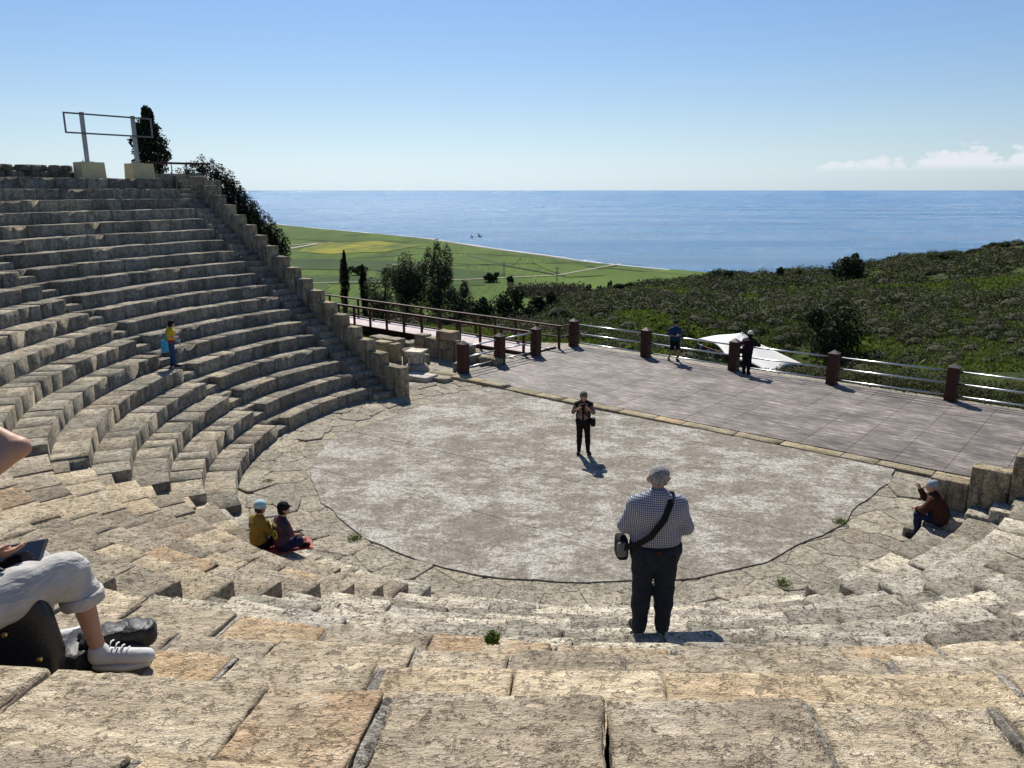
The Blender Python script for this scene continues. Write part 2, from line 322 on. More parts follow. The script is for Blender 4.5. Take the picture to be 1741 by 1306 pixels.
# ------------------------------------------------------------------ large structure: sea, plain, hillside, earth under the theatre
def grid_obj(name, X, Y, Z, mat, smooth=True):
    n, m = X.shape; v = np.stack([X.ravel(), Y.ravel(), Z.ravel()], 1); i = np.arange(n*m).reshape(n, m)
    f = np.stack([i[:-1, :-1].ravel(), i[1:, :-1].ravel(), i[1:, 1:].ravel(), i[:-1, 1:].ravel()], 1)
    return obj(name, v, f, mat, None, smooth, centre=False)
# sea
m, t, b = mat_new('sea_water'); N = NT(t)
p = N.pos(); b.inputs['IOR'].default_value = 1.14
w1 = N.noise(N.mapping(p, (1.0, 1.6, 1.0)), 0.10, 6, 0.62); w2 = N.noise(N.mapping(p, (1.0, 2.0, 1.0), (0, 0, 0.2)), 0.45, 5, 0.65)
t.links.new(N.bump(N.math('ADD', w1, N.math('MULTIPLY', w2, 0.5)), 1.0, 3.2), b.inputs['Normal'])
sl = N.noise(N.mapping(p, (0.0006, 0.004, 1)), 1.0, 4, 0.6); t.links.new(N.ramp(sl, [(0.35, 0.20), (0.65, 0.34)]), b.inputs['Roughness'])
shal = N.noise(N.mapping(p, (0.0010, 0.006, 1)), 1.0, 5, 0.6); t.links.new(N.ramp(shal, [(0.36, (0.020, 0.122, 0.270)), (0.64, (0.038, 0.168, 0.330))]), b.inputs['Base Color'])
# sparkling wavelets: a thin, sharply faceted glossy coat
gl = N.n('ShaderNodeBsdfGlossy'); gl.inputs['Roughness'].default_value = 0.12; gl.inputs['Color'].default_value = (0.9, 0.95, 1, 1)
w3 = N.noise(N.mapping(p, (0.30, 0.075, 1.0)), 1.0, 2, 0.6); t.links.new(N.bump(w3, 1.0, 15.0), gl.inputs['Normal'])
ms = N.n('ShaderNodeMixShader'); ms.inputs[0].default_value = 0.075; t.links.new(b.outputs[0], ms.inputs[1]); t.links.new(gl.outputs[0], ms.inputs[2]); t.links.new(ms.outputs[0], t.nodes['Material Output'].inputs[0])
M['sea'] = m
ys = np.concatenate([[-400], np.geomspace(300, 90000, 60)])
X, Y = np.meshgrid(np.linspace(-1, 1, 41), ys, indexing='ij'); X = X*(np.abs(Y)*1.2+1500)
struct(grid_obj('sea', X, Y, np.full_like(X, -70.0), M['sea']))
# coastal plain
coast = np.array([(1500, -350), (900, 60), (520, 330), (300, 590), (184, 749), (84, 877), (-8, 1035), (-128, 1275), (-302, 1515), (-442, 1713), (-597, 1933), (-900, 2280), (-1500, 2750), (-2600, 3300), (-4200, 3650)], float)
tt = np.concatenate([[0], np.cumsum(np.linalg.norm(np.diff(coast, axis=0), axis=1))]); ti = np.linspace(0, tt[-1], 160)
cl = np.stack([np.interp(ti, tt, coast[:, 0]), np.interp(ti, tt, coast[:, 1])], 1); tg = np.gradient(cl, axis=0); tg /= np.linalg.norm(tg, axis=1)[:, None]
inl = np.stack([-tg[:, 1], tg[:, 0]], 1)          # inland side (left of travel)
cl = cl+inl*(fbm(np.stack([ti*0.006, ti*0, ti*0], 1), 3, 4)*10)[:, None]
wd_ = np.array([-6, 0, 6, 16, 30, 60, 200, 700, 2200]); zz = np.array([-70.8, -70.1, -69.4, -68.2, -67.0, -66.2, -66, -66, -65.0])
Xg = cl[:, None, 0]+inl[:, None, 0]*wd_; Yg = cl[:, None, 1]+inl[:, None, 1]*wd_; Zg = np.broadcast_to(zz, Xg.shape).copy()
m, t, b = mat_new('plain_fields'); N = NT(t); p = N.pos(); b.inputs['Roughness'].default_value = 0.95; b.inputs['Specular IOR Level'].default_value = 0.1
zc = N.n('ShaderNodeSeparateXYZ'); t.links.new(p, zc.inputs[0])
g = N.ramp(N.noise(N.mapping(p, (0.9, 0.12, 1), (0, 0, -0.12)), 0.03, 5, 0.6), [(0.3, (0.036, 0.066, 0.010)), (0.5, (0.062, 0.110, 0.014)), (0.72, (0.098, 0.148, 0.020))])
fine = N.ramp(N.noise(N.mapping(p, (0.35, 0.03, 1), (0, 0, -0.55)), 1.0, 3, 0.6), [(0.35, 0.72), (0.6, 1.1)]); g = N.mix(1.0, g, fine, 'MULTIPLY')
sand = N.ramp(N.noise(p, 0.08, 4), [(0.35, (0.20, 0.17, 0.13)), (0.7, (0.36, 0.31, 0.24))])
scrubc = N.ramp(N.noise(p, 0.06, 5), [(0.4, (0.05, 0.055, 0.03)), (0.65, (0.13, 0.12, 0.07))])
zn = N.math('ADD', zc.outputs[2], N.math('MULTIPLY', N.noise(p, 0.02, 4), 1.4))
c = N.mix(N.ramp(N.math('MULTIPLY', N.math('ADD', zn, 70.0), 0.2), [(0.50, 0.0), (0.58, 1.0)]), sand, scrubc)
c = N.mix(N.ramp(N.math('MULTIPLY', N.math('ADD', zn, 70.0), 0.2), [(0.66, 0.0), (0.76, 1.0)]), c, g)
t.links.new(c, b.inputs['Base Color']); M['plain'] = m
struct(grid_obj('ground', Xg, Yg, Zg, m))
# surf line at the water's edge
M['foam'] = flat('surf_foam', (0.75, 0.78, 0.80), 0.8)
sw = np.stack([-3.0+2.0*fbm(np.stack([ti*0.03, ti*0, ti*0], 1), 2, 8), -0.6+1.2*fbm(np.stack([ti*0.05, ti*0, ti*0+5], 1), 2, 9)], 1)
struct(grid_obj('surf', cl[:, None, 0]+inl[:, None, 0]*sw, cl[:, None, 1]+inl[:, None, 1]*sw, np.full((len(cl), 2), -69.9), M['foam']))
# field parcels laid on the plain
def parcel(name, pts, col, col2, z, rot=-0.3, sc=0.05):
    mm, t, b = mat_new(name); N = NT(t); p = N.pos(); b.inputs['Roughness'].default_value = 0.95; b.inputs['Specular IOR Level'].default_value = 0.1
    f = N.noise(N.mapping(p, (0.6, 0.14, 1), (0, 0, rot)), sc, 5, 0.65); t.links.new(N.ramp(f, [(0.36, col), (0.62, col2)]), b.inputs['Base Color'])
    pts = np.array(pts, float); P = []
    for a, bb in zip(pts, np.roll(pts, -1, 0)):
        for s in np.linspace(0, 1, 8, endpoint=False): P.append(a+(bb-a)*s)
    P = np.array(P); P += 6*np.stack([fbm(np.c_[P*0.02, P[:, :1]*0], 2, 3), fbm(np.c_[P*0.02, P[:, :1]*0+9], 2, 3)], 1)
    return struct(obj(name, np.c_[P, np.full(len(P), z)], [tuple(range(len(P)))], mm))
parcel('yellow_flower_field', [(-261, 955), (-262, 1129), (-195, 1160), (-120, 1068), (-150, 965), (-214, 929)], (0.075, 0.11, 0.018), (0.27, 0.235, 0.022), -65.55, 0.2, 0.03)
parcel('dark_crop_field', [(-330, 870), (-130, 838), (-60, 790), (-110, 735), (-260, 752), (-340, 780)], (0.026, 0.050, 0.014), (0.038, 0.07, 0.018), -65.6)
parcel('dark_crop_field', [(-300, 690), (-150, 690), (-60, 655), (-90, 625), (-280, 640)], (0.028, 0.055, 0.014), (0.042, 0.08, 0.018), -65.6)
parcel('bright_crop_field', [(30, 640), (150, 745), (205, 690), (190, 560), (60, 560)], (0.062, 0.11, 0.017), (0.095, 0.15, 0.024), -65.6, -0.9)
parcel('far_crop_field', [(-520, 1560), (-380, 1500), (-240, 1330), (-330, 1250), (-520, 1330)], (0.045, 0.08, 0.018), (0.065, 0.11, 0.022), -65.6)
M['track'] = flat('dirt_track', (0.30, 0.27, 0.21), 0.95, vary=0.2, vscale=0.3)
def track(pts, w, z=-65.35):
    pts = np.array(pts, float); d = np.gradient(pts, axis=0); d /= np.linalg.norm(d, axis=1)[:, None]; nn = np.stack([-d[:, 1], d[:, 0]], 1)*w/2
    i = len(pts); v = np.r_[np.c_[pts-nn, np.full(i, z)], np.c_[pts+nn, np.full(i, z)]]
    return struct(obj('track', v, [(k, k+1, k+1+i, k+i) for k in range(i-1)], M['track']))
track([(-300, 880), (-285, 1000), (-268, 1118), (-255, 1132)], 9); track([(-330, 1010), (-290, 1090), (-262, 1128)], 7)
track([(-160, 630), (-40, 655), (40, 690), (110, 800)], 3.5); track([(-120, 790), (-60, 800)], 5)
M['hedge'] = flat('field_margin', (0.022, 0.036, 0.012), 0.95, vary=0.3, vscale=0.2)
def pw(px, py, z=-66.0): q = (653-py)/FPX; cp, sp = math.cos(PITCH), math.sin(PITCH); d = (-sp+q*cp); t_ = (z-7)/d; return (px-870.5)/FPX*t_, (cp+q*sp)*t_
for ln_ in ([(520, 408), (640, 418), (760, 425)], [(500, 446), (640, 437), (760, 430), (900, 436)], [(640, 462), (760, 452), (980, 446), (1090, 452)], [(460, 470), (560, 474), (700, 480)], [(990, 452), (1100, 462), (1185, 470)], [(800, 436), (860, 452), (960, 470)]):
    o = track([pw(*q_) for q_ in ln_], 4.0, -65.45); o.name = 'field_margin'; o.data.materials.clear(); o.data.materials.append(M['hedge'])
for k_, pts_k in enumerate(([(700, 432), (890, 440), (870, 452), (700, 446)], [(640, 464), (760, 455), (860, 466), (820, 486), (660, 486)], [(905, 447), (985, 451), (1060, 468), (960, 472)], [(470, 398), (600, 402), (700, 412), (560, 410), (480, 406)], [(440, 476), (560, 478), (560, 500), (440, 500)])):
    parcel('crop_field', [pw(*q_) for q_ in pts_k], ((0.046, 0.085, 0.012), (0.030, 0.058, 0.012), (0.060, 0.10, 0.015), (0.042, 0.074, 0.014), (0.036, 0.07, 0.012))[k_], ((0.066, 0.115, 0.016), (0.044, 0.08, 0.015), (0.082, 0.13, 0.02), (0.058, 0.098, 0.018), (0.052, 0.092, 0.015))[k_], -65.7+.02*k_)
# distant headland on the horizon
hx = np.linspace(-13500, -9300, 40); hz = 40*np.clip((-9300-hx)/900, 0, 1)*(1+0.5*fbm(np.c_[hx*0.001, hx*0, hx*0], 3, 2))+3
M['headland'] = flat('far_headland', (0.10, 0.13, 0.16), 1.0)
struct(grid_obj('headland', np.stack([hx, hx, hx], 1), np.stack([hx*0+30000, hx*0+30500, hx*0+31500], 1), np.stack([hx*0-72, -70+hz, hx*0-72], 1), M['headland']))

# hillside beyond the stage: distance/height profiles along bearings
prof = [(-1.2, [(46, -1.0), (60, -3.0)]), (-0.42, [(46, -0.8), (60, -2.6)]), (-0.233, [(44, -0.6), (52, -1.6), (58, -2.6)]), (-0.128, [(42, -0.5), (48, -1.2), (56, -2.5)]), (-0.015, [(39, -0.35), (43, -0.75), (50, -1.6), (62, -3.4)]),
        (0.082, [(37, -0.3), (41, -0.54), (50, -1.35), (64, -2.72), (85, -4.94), (95, -6.0)]), (0.172, [(34.5, -0.3), (39, -0.45), (48, -1.02), (64, -2.23), (90, -4.28), (115, -6.3)]),
        (0.285, [(32, -0.34), (37, -0.61), (47, -1.21), (66, -2.52), (95, -4.55), (130, -6.87)]), (0.398, [(29.5, -0.3), (38, -0.82), (48, -1.39), (66, -2.52), (95, -4.55), (135, -6.5)]),
        (0.51, [(28, -0.3), (34, -0.53), (48, -1.39), (68, -2.29), (100, -3.67), (140, -4.62)]), (0.654, [(26, -0.3), (31, -0.4), (48, -1.3), (70, -1.9), (100, -2.15), (135, -1.9)]), (1.1, [(22, -0.3), (31, -0.4), (48, -1.0), (70, -1.2), (100, -1.2), (135, -0.6)])]
PA = np.array([a for a, _ in prof]); YG = np.concatenate([np.linspace(14, 60, 60), np.linspace(61, 150, 70), np.geomspace(154, 620, 26)])
PZ = []
for a, l in prof:
    d = [q[0] for q in l]; z = [q[1] for q in l]; zl = []
    for y in YG:
        if y <= d[-1]: zl.append(np.interp(y, d, z) if y > d[0] else -0.35)
        else: e = y-d[-1]; zl.append(max(-66.6, z[-1]-0.16*e-0.0022*e*e))
    PZ.append(zl)
PZ = np.array(PZ)
def terr(a, y):
    """ground height at bearing tan a, forward distance y (vectors)"""
    a = np.asarray(a, float); y = np.asarray(y, float); j = np.clip(np.searchsorted(PA, a)-1, 0, len(PA)-2); f = np.clip((a-PA[j])/(PA[j+1]-PA[j]), 0, 1); f = f*f*(3-2*f)
    iy = np.clip(np.searchsorted(YG, y)-1, 0, len(YG)-2); g = np.clip((y-YG[iy])/(YG[iy+1]-YG[iy]), 0, 1)
    za = PZ[j, iy]*(1-g)+PZ[j, iy+1]*g; zb = PZ[j+1, iy]*(1-g)+PZ[j+1, iy+1]*g; z = za*(1-f)+zb*f
    x = a*y; z = z-3.4*np.exp(-(((x-14.8)/6.4)**2+((y-44.3)/7.6)**2)); amp = np.clip((y-40)/40, 0, 1)*0.55; return z+amp*fbm(np.stack([x*0.11, y*0.09, x*0], -1).reshape(-1, 3), 3, 21).reshape(x.shape)
def ground_z(x, y): return float(terr(np.array([x/y]), np.array([y]))[0])
aa = np.linspace(-1.2, 1.1, 190); Ag, Yg2 = np.meshgrid(aa, YG, indexing='ij'); Zt = terr(Ag, Yg2)
m, t, b = mat_new('hillside_grass'); N = NT(t); p = N.pos(); b.inputs['Roughness'].default_value = 0.95; b.inputs['Specular IOR Level'].default_value = 0.1
gr = N.ramp(N.noise(p, 0.16, 5, 0.62), [(0.34, (0.028, 0.034, 0.012)), (0.5, (0.052, 0.075, 0.014)), (0.66, (0.095, 0.130, 0.020))])
gr = N.mix(N.ramp(N.noise(p, 0.33, 5, 0.6), [(0.55, 0.0), (0.72, 0.7)]), gr, (0.13, 0.115, 0.07)); gr = N.mix(1.0, gr, N.ramp(N.noise(p, 3.2, 4, 0.7), [(0.3, 0.45), (0.65, 1.15)]), 'MULTIPLY')
t.links.new(gr, b.inputs['Base Color']); t.links.new(N.bump(N.noise(p, 4.0, 5, 0.7), 1.0, 0.25), b.inputs['Normal']); M['hill'] = m
struct(grid_obj('hillside', Ag*Yg2, Yg2, Zt, m))
# earth bank carrying the back of the seating (left) and the earth floor under everything
M['earth'] = flat('earth', (0.20, 0.165, 0.11), 0.95, vary=0.35, vscale=2.0, bump=0.5, bscale=9)
tb = np.linspace(-224, -30, 90); rb = np.array([22.9, 26.0, 33.0, 46.0]); zb = np.array([7.1, 7.0, 4.0, -2.5])
bz = np.where((tb < -150)[:, None], zb, np.minimum(zb, 6.2)); bz = np.where(rb[None, :] > 40, -2.5, bz)
TB, RB = np.meshgrid(tb, rb, indexing='ij'); q = polar(RB, TB, 0.0); struct(grid_obj('earth_bank', q[..., 0], q[..., 1], bz, M['earth']))

# ------------------------------------------------------------------ theatre seating
AIS = [(-191.55, -188.7), (-149.6, -146.2), (-112.2, -109.0), (-72.2, -69.0)]   # nominal edges at R = 14.4; true width 0.72 m
AW = 0.72
def aisle_edges(i, R):
    w = math.degrees(AW/R)
    if i == 0: return (-188.7-w, -188.7)
    if i == 1: return (-149.6, -149.6+w)
    if i == 2: return (-112.2, -112.2+w)
    return (-69.2-w, -69.2)
OFF_L, OFF_R = 0.10, 0.12           # where the rows stop at the wing stairs
def wing_end(R, left=True):
    off = OFF_L if left else OFF_R
    s = math.sqrt(R*R-off*off)*(1 if left else -1); p = SO(s, off)[:2]-C; a = math.degrees(math.atan2(p[1], p[0]))
    return a-360 if a > 0 else a
wedge_lab = ['weathered stone seating wedge beside the left stepped wing wall', 'left stone seating wedge below the woman in yellow', 'stone seating wedge behind the two boys on the red mat',
             'front stone seating wedge under the man in the checked shirt', 'right stone seating wedge behind the man in the knitted cap']
stair_lab = ['narrow stairway with the woman in yellow on it', 'stair aisle of notched dark steps nearest the left seats', 'stair aisle left of the man in the checked shirt', 'stair aisle right of the man in the checked shirt']
wedges = []; stairs = []
for i in range(5):
    th = [-205, -170, -131, -91, -55][i]; w = empty('seating_wedge', polar(np.array([9.0]), th, 0.0)[0]); tag(w, wedge_lab[i], 'seating', 'wedges of stone seating'); wedges.append(w)
for i in range(4):
    th = [-190, -148, -110.5, -70.5][i]; w = empty('stairway', polar(np.array([8.9]), th, 0.0)[0]); tag(w, stair_lab[i], 'stairs', 'stairways between the seating wedges'); stairs.append(w)
def row_mat(i, k):
    if i <= 1: return M['st_left']
    if i == 2: return M['st_mix'] if k >= 2 else M['st_grey']
    return M['st_warm'] if k >= 10 else M['st_grey']
KMAX = [18, 18, 16, 15, 15]
sd = 100
for k in range(1, 19):
    Rm = float(Rk(k, -130))
    bounds = []
    e = [aisle_edges(i, float(Rk(k, AIS[i][0]))) for i in range(4)]
    sect = [(wing_end(float(Rk(k, -221))), e[0][0]), (e[0][1], e[1][0]), (e[1][1], e[2][0]), (e[2][1], e[3][0]), (e[3][1], wing_end(float(Rk(k, -40)), False))]
    for i, (a, bnd) in enumerate(sect):
        if k > KMAX[i]: continue
        th = a
        while th < bnd-0.05:
            R = float(Rk(k, th)); sd += 1
            L = random.uniform(0.52, 0.95) if i >= 2 and k >= 8 else random.uniform(0.42, 0.95) if i == 1 else random.uniform(0.55, 1.15)
            nx = th+math.degrees(L/R)
            if bnd-nx < math.degrees(0.45/R): nx = bnd
            T = float(np.interp(th, TH, TS))
            worn = 1.7 if (i >= 3 and k < 10) else (1.5 if i == 2 and k < 3 else 1.0)
            mj = math.degrees(random.choice([0, 0, .014, .022, .035, .045])/R) if (i >= 2 and k >= 10 and nx < bnd) else 0.0
            if mj: make_block(wedges[i], k, nx-mj-.03, nx+.03, 0.012, T+0.13, (k-1)*H-0.03, k*H-random.uniform(.004, .016), M['grout'], sd+50000, name='mortar_joint')
            make_block(wedges[i], k, th, nx-mj, 0.0, T+0.13, (k-1)*H-0.03, k*H, row_mat(i, k), sd, worn=worn)
            th = nx
    for i in range(4):
        if k > KMAX[i]: continue
        a, bnd = e[i]; T = float(np.interp(a, TH, TS)); sd += 3
        mt = row_mat(i+1 if i else 0, k)
        make_block(stairs[i], k, a, bnd, 0.36, T+0.13, (k-1)*H-0.03, k*H, mt, sd, name='tread_block')
        make_block(stairs[i], k, a+0.2, bnd-0.2, 0.01, 0.37, (k-1)*H-0.03, (k-0.5)*H, mt, sd+1, name='half_step')
# fill behind the blocks
tf = np.linspace(-221, -39, 190); rows = []
RR, ZZ = [], []
for k in range(1, 17):
    r = Rk(k, tf)+0.44; RR += [r, r]; ZZ += [(k-1)*H-0.04, k*H-0.04]
RR.append(Rk(17, tf)+0.44); ZZ.append(16*H-0.04)
q = polar(np.stack(RR, 1), tf[:, None], 0.0); struct(grid_obj('rubble_fill', q[..., 0], q[..., 1], np.broadcast_to(np.array(ZZ), q.shape[:2]).copy(), M['mortar'], False))
tf2 = np.linspace(-221, -146, 90); RR, ZZ = [Rk(16, tf2)+0.46], [15*H-0.05]
for k in (16, 17, 18):
    r = Rk(k, tf2)+0.44; RR += [r, r]; ZZ += [(k-1)*H-0.04, k*H-0.04]
RR.append(tf2*0+23.2); ZZ.append(18*H-0.02)
q = polar(np.stack(RR, 1), tf2[:, None], 0.0); struct(grid_obj('rubble_fill', q[..., 0], q[..., 1], np.broadcast_to(np.array(ZZ), q.shape[:2]).copy(), M['mortar'], False))

# oriented box stone (s/off frame or any frame): corner-origin, axes ax, ay
def stone_box(parent, name, o, ax, ay, L, D, Hh, mat, seed, r=0.03, step=0.3, amp=0.010, worn=1.0):
    v, F = block_local(L, D, Hh, r, step, seed % 997, amp, worn, (seed*1.7 % 50, 0, 0))
    ax = np.array([ax[0], ax[1], 0.0]); ay = np.array([ay[0], ay[1], 0.0])
    w = np.asarray(o)+v[:, :1]*ax+v[:, 1:2]*ay+v[:, 2:]*np.array([0, 0, 1.0])
    if np.cross(ax, ay)[2] < 0: F = F[:, ::-1].copy()
    # close the back
    return obj(name, w, F, mat, parent, smooth=False)
# wing stairs and wing walls
for side in (1, -1):
    left = side == 1
    off_r, off_w = (OFF_L, -0.72) if left else (OFF_R, -0.44)
    s0 = 8.10 if left else 8.45; t_ = 0.696 if left else 0.70; nk = 18 if left else 8
    base = SO(side*8.6, off_w)
    wl = empty('wing_wall', base); tag(wl, 'stepped stone wing wall descending beside the left seating' if left else 'stepped stone wing wall behind the man in the knitted cap', 'wall', 'stepped wing walls')
    ws = empty('wing_stairway', SO(side*8.7, off_r)); tag(ws, 'shaded stairway running up beside the left wing wall' if left else 'stairway beside the right wing wall', 'stairs', 'wing stairways')
    for j in range(nk):
        zt = 1.06+0.382*j if left else 1.2+0.391*j
        sA = s0+t_*j; Lb = t_+0.30 if j == 0 and left else t_
        sA2 = sA if j == 0 else sA+(0.30 if left else 0)
        L_ = Lb-0.006
        if left: o = SO(sA2+L_, off_w, 0); ax = -DR
        else: o = SO(-sA2, off_w, 0); ax = -DR
        ay = -NN
        z0 = 0.0 if j < 2 else max(0, zt-1.35)
        o[2] = z0; sd += 1
        if not inview(np.array([o, o+[0, 0, zt]])): continue
        stone_box(wl, 'wall_block', o, ax, ay, L_, 0.36, zt-z0, M['st_wall'], sd, r=0.02, step=0.22, amp=0.008)
    for k in range(1, nk+1):
        Rr = float(Rk(k, -221 if left else -40)); sF = math.sqrt(Rr*Rr-0.01)
        for hf in (0, 1):
            zt = (k-1)*H+(hf+1)*H/2; sA = sF-0.36+hf*0.35; wid = abs(off_w-off_r)
            if left: o = SO(sA, off_w, zt-0.30); ax, ay = NN, DR
            else: o = SO(-sA, off_r, zt-0.30); ax, ay = -NN, -DR
            o[2] = max(-0.02, zt-0.30); sd += 1
            if not inview(np.array([o, o+[0, 0, .3]])): continue
            stone_box(ws, 'step', o, ax, ay, wid, 0.40, zt-o[2], M['st_left'] if left else M['st_grey'], sd, r=0.02, step=0.3)
# wing wall crest at the top left with its light ashlar face
tw = empty('crest_wall', SO(22.6, -1.0, 6.6)); tag(tw, 'low pale ashlar wall at the head of the left wing stairs', 'wall')
for j in range(4):
    sd += 1; o = SO(22.2, 0.55-0.86*j, 6.6); stone_box(tw, 'wall_block', o, -NN, DR, 0.85, 0.4, 1.08 if j < 3 else 0.82, M['st_wall'], sd, r=0.02, step=0.3)
for j in range(4):
    sd += 1; o = SO(20.5+0.45*j, -0.6, 6.2); stone_box(tw, 'wall_block', o+np.array([0, 0, 0.0]), DR, -NN, 0.44, 0.4, 0.75+0.22*j, M['st_wall'], sd, r=0.02, step=0.3)
# back wall of the top row
bw = empty('back_wall', polar(np.array([21.4]), -205, 7.0)[0]); tag(bw, 'low course of grey stone blocks behind the topmost row', 'wall')
th = -219.0
while th < -196:
    L = random.uniform(0.8, 1.4); nx = th+math.degrees(L/21.4); sd += 1
    make_block(bw, 19, th, nx, 0.0, 0.6, 17.9*H, 19.05*H, M['st_left'], sd, name='wall_block'); th = nx
# rubble wall on the crest
rw = empty('rubble_wall', polar(np.array([23.0]), -203, 7.0)[0]); tag(rw, 'grey rubble stone wall along the top left skyline', 'wall')
M['st_rub'] = stone('stone_rubble', (0.10, 0.09, 0.07), (0.22, 0.19, 0.14), (0.38, 0.33, 0.25), pits=0.5, grain=0.5, ochre=0.3, lichen=0.3)
def pebble(v0, n, seed):
    """rounded rubble stone: small subdivided cube-sphere"""
    P, F = PEB; w = v0+P*n; return w+0.18*np.min(n)*fbm(w*4, 2, seed)[:, None]*P, F
def cubesphere(n):
    co = []; idm = {}; F = []
    def vid(p):
        key = tuple(np.round(p, 5))
        if key not in idm: idm[key] = len(co); co.append(np.array(p)/np.linalg.norm(np.array(p))**0.75)
        return idm[key]
    g = np.linspace(-1, 1, n+1)
    for ax in range(3):
        for sg in (-1, 1):
            for i in range(n):
                for j in range(n):
                    q = []
                    for (a, b_) in ((g[i], g[j]), (g[i+1], g[j]), (g[i+1], g[j+1]), (g[i], g[j+1])):
                        p = [0, 0, 0]; p[ax] = sg; p[(ax+1) % 3] = a; p[(ax+2) % 3] = b_; q.append(vid(p))
                    F.append(q if sg > 0 else q[::-1])
    return np.array(co), np.array(F)
PEB = cubesphere(3)
tw_ = np.linspace(-214.8, -198, 30); hw_ = np.where(tw_ > -211.6, 7.86, 7.42)+.05*fbm(np.c_[tw_, tw_*0, tw_*0], 2, 3)
q_ = polar(np.broadcast_to(np.array([22.9, 22.9, 23.3, 23.3]), (30, 4)), np.broadcast_to(tw_[:, None], (30, 4)), 0.0); zz_ = np.stack([hw_*0+7.0, hw_, hw_, hw_*0+7.0], 1)
i_ = np.arange(120).reshape(30, 4); ff_ = np.stack([i_[:-1, :-1].ravel(), i_[:-1, 1:].ravel(), i_[1:, 1:].ravel(), i_[1:, :-1].ravel()], 1)
obj('wall_core', np.c_[q_[..., 0].ravel(), q_[..., 1].ravel(), zz_.ravel()], ff_, M['mortar'], rw)
th = -214.5
while th < -198:
    for c_ in range(4):
        top = 7.95 if th > -211.8 else 7.55
        z = 7.12+c_*0.23
        if z > top-0.1: continue
        sd += 1; rs = np.random.default_rng(sd); c0 = polar(np.array([22.95+rs.uniform(-.05, .05)]), th+rs.uniform(-.3, .3), z)[0]
        v, F = pebble(c0, np.array([rs.uniform(.15, .30), rs.uniform(.15, .30), 0.14]), sd); u_ = (v-c0)/np.abs(v-c0).max(0); v = c0+np.sign(u_)*np.abs(u_)**.55*np.abs(v-c0).max(0); 
        if inview(c0): obj('rubble_stone', v, F, M['st_rub'], rw)
    th += 1.15
q = []
# ------------------------------------------------------------------ orchestra, paving, kerb, stage
def clip_half(P, n, d):
    out = []
    for i in range(len(P)):
        a, b_ = P[i], P[(i+1) % len(P)]; da, db = a@n-d, b_@n-d
        if da >= 0: out.append(a)
        if da*db < 0: out.append(a+(b_-a)*da/(da-db))
    return np.array(out) if len(out) > 2 else None
def prism(name, P, z0, z1, mat, parent):
    n = len(P); ar = 0.5*np.sum(P[:, 0]*np.roll(P[:, 1], -1)-np.roll(P[:, 0], -1)*P[:, 1])
    if ar < 0: P = P[::-1]
    v = np.r_[np.c_[P, np.full(n, z1)], np.c_[P, np.full(n, z0)]]
    f = [tuple(range(n))]+[(i+n, (i+1) % n+n, (i+1) % n, i) for i in range(n)]
    return obj(name, v, f, mat, parent)
m, t, b = mat_new('orchestra_concrete'); N = NT(t); p = N.pos(); b.inputs['Roughness'].default_value = 0.9; b.inputs['Specular IOR Level'].default_value = 0.2
f1 = N.noise(p, 0.55, 5, 0.65); f2 = N.noise(p, 3.0, 6, 0.7); f3 = N.noise(N.mapping(p, (1, 1.7, 1), (0, 0, 0.6)), 1.9, 7, 0.78, 0.5)
c = N.ramp(f2, [(0.3, (0.145, 0.124, 0.096)), (0.55, (0.228, 0.197, 0.154)), (0.75, (0.305, 0.266, 0.212))])
wmk = N.math('MULTIPLY', N.ramp(N.math('ADD', N.math('MULTIPLY', f3, 0.62), N.math('MULTIPLY', f1, 0.5)), [(0.545, 0.0), (0.63, 1.0)]), N.ramp(N.noise(p, 22.0, 4, 0.7), [(0.40, 0.1), (0.54, 1.0)]))
c = N.mix(N.math('MULTIPLY', wmk, 0.72), c, (0.62, 0.59, 0.53)); sp_ = N.noise(p, 38.0, 4, 0.75)
c = N.mix(1.0, c, N.ramp(sp_, [(0.34, 0.38), (0.5, 1.0), (0.68, 1.35)]), 'MULTIPLY')
fl = N.math('MULTIPLY', N.ramp(N.noise(p, 9.0, 6, 0.85), [(0.50, 0.0), (0.60, 1.0)]), N.ramp(f1, [(0.36, 0.15), (0.58, 1.0)])); c = N.mix(N.math('MULTIPLY', fl, 0.58), c, (0.66, 0.63, 0.57))
dk_ = N.ramp(N.noise(N.vmath('ADD', p, (4.4, 7.7, 1.0)), 11.0, 6, 0.85), [(0.40, 1.0), (0.49, 0.0)]); c = N.mix(N.math('MULTIPLY', dk_, 0.5), c, (0.075, 0.065, 0.05))
t.links.new(c, b.inputs['Base Color']); t.links.new(N.bump(N.math('ADD', sp_, N.math('MULTIPLY', f2, 0.8)), 0.7, 0.02), b.inputs['Normal']); M['orch'] = m
BP = np.array([(-5.17, 19.0), (-5.3, 20.1), (-5.33, 21.3), (-4.98, 22.25), (-4.1, 23.6), (-2.95, 25.25), (-2.3, 26.6), (-0.8, 27.8), (2.42, 24.92), (7.62, 21.1), (9.86, 19.1), (9.3, 18.2), (7.75, 16.5), (7.0, 15.6), (6.4, 15.1), (4.9, 13.95), (3.4, 13.25), (1.4, 13.1), (-0.22, 13.28), (-1.7, 13.85), (-3.05, 15.0), (-4.4, 16.9)])
Pd = []
for a, b_ in zip(BP, np.roll(BP, -1, 0)):
    for s in np.linspace(0, 1, 7, endpoint=False): Pd.append(a+(b_-a)*s)
Pd = np.array(Pd); Pd = Pd+0.10*np.stack([fbm(np.c_[Pd*1.7, Pd[:, :1]*0], 3, 31), fbm(np.c_[Pd*1.7, Pd[:, :1]*0+7], 3, 32)], 1)
orch = struct(empty('orchestra_floor', (C[0], C[1], 0)), 'round concrete orchestra floor mottled with white')
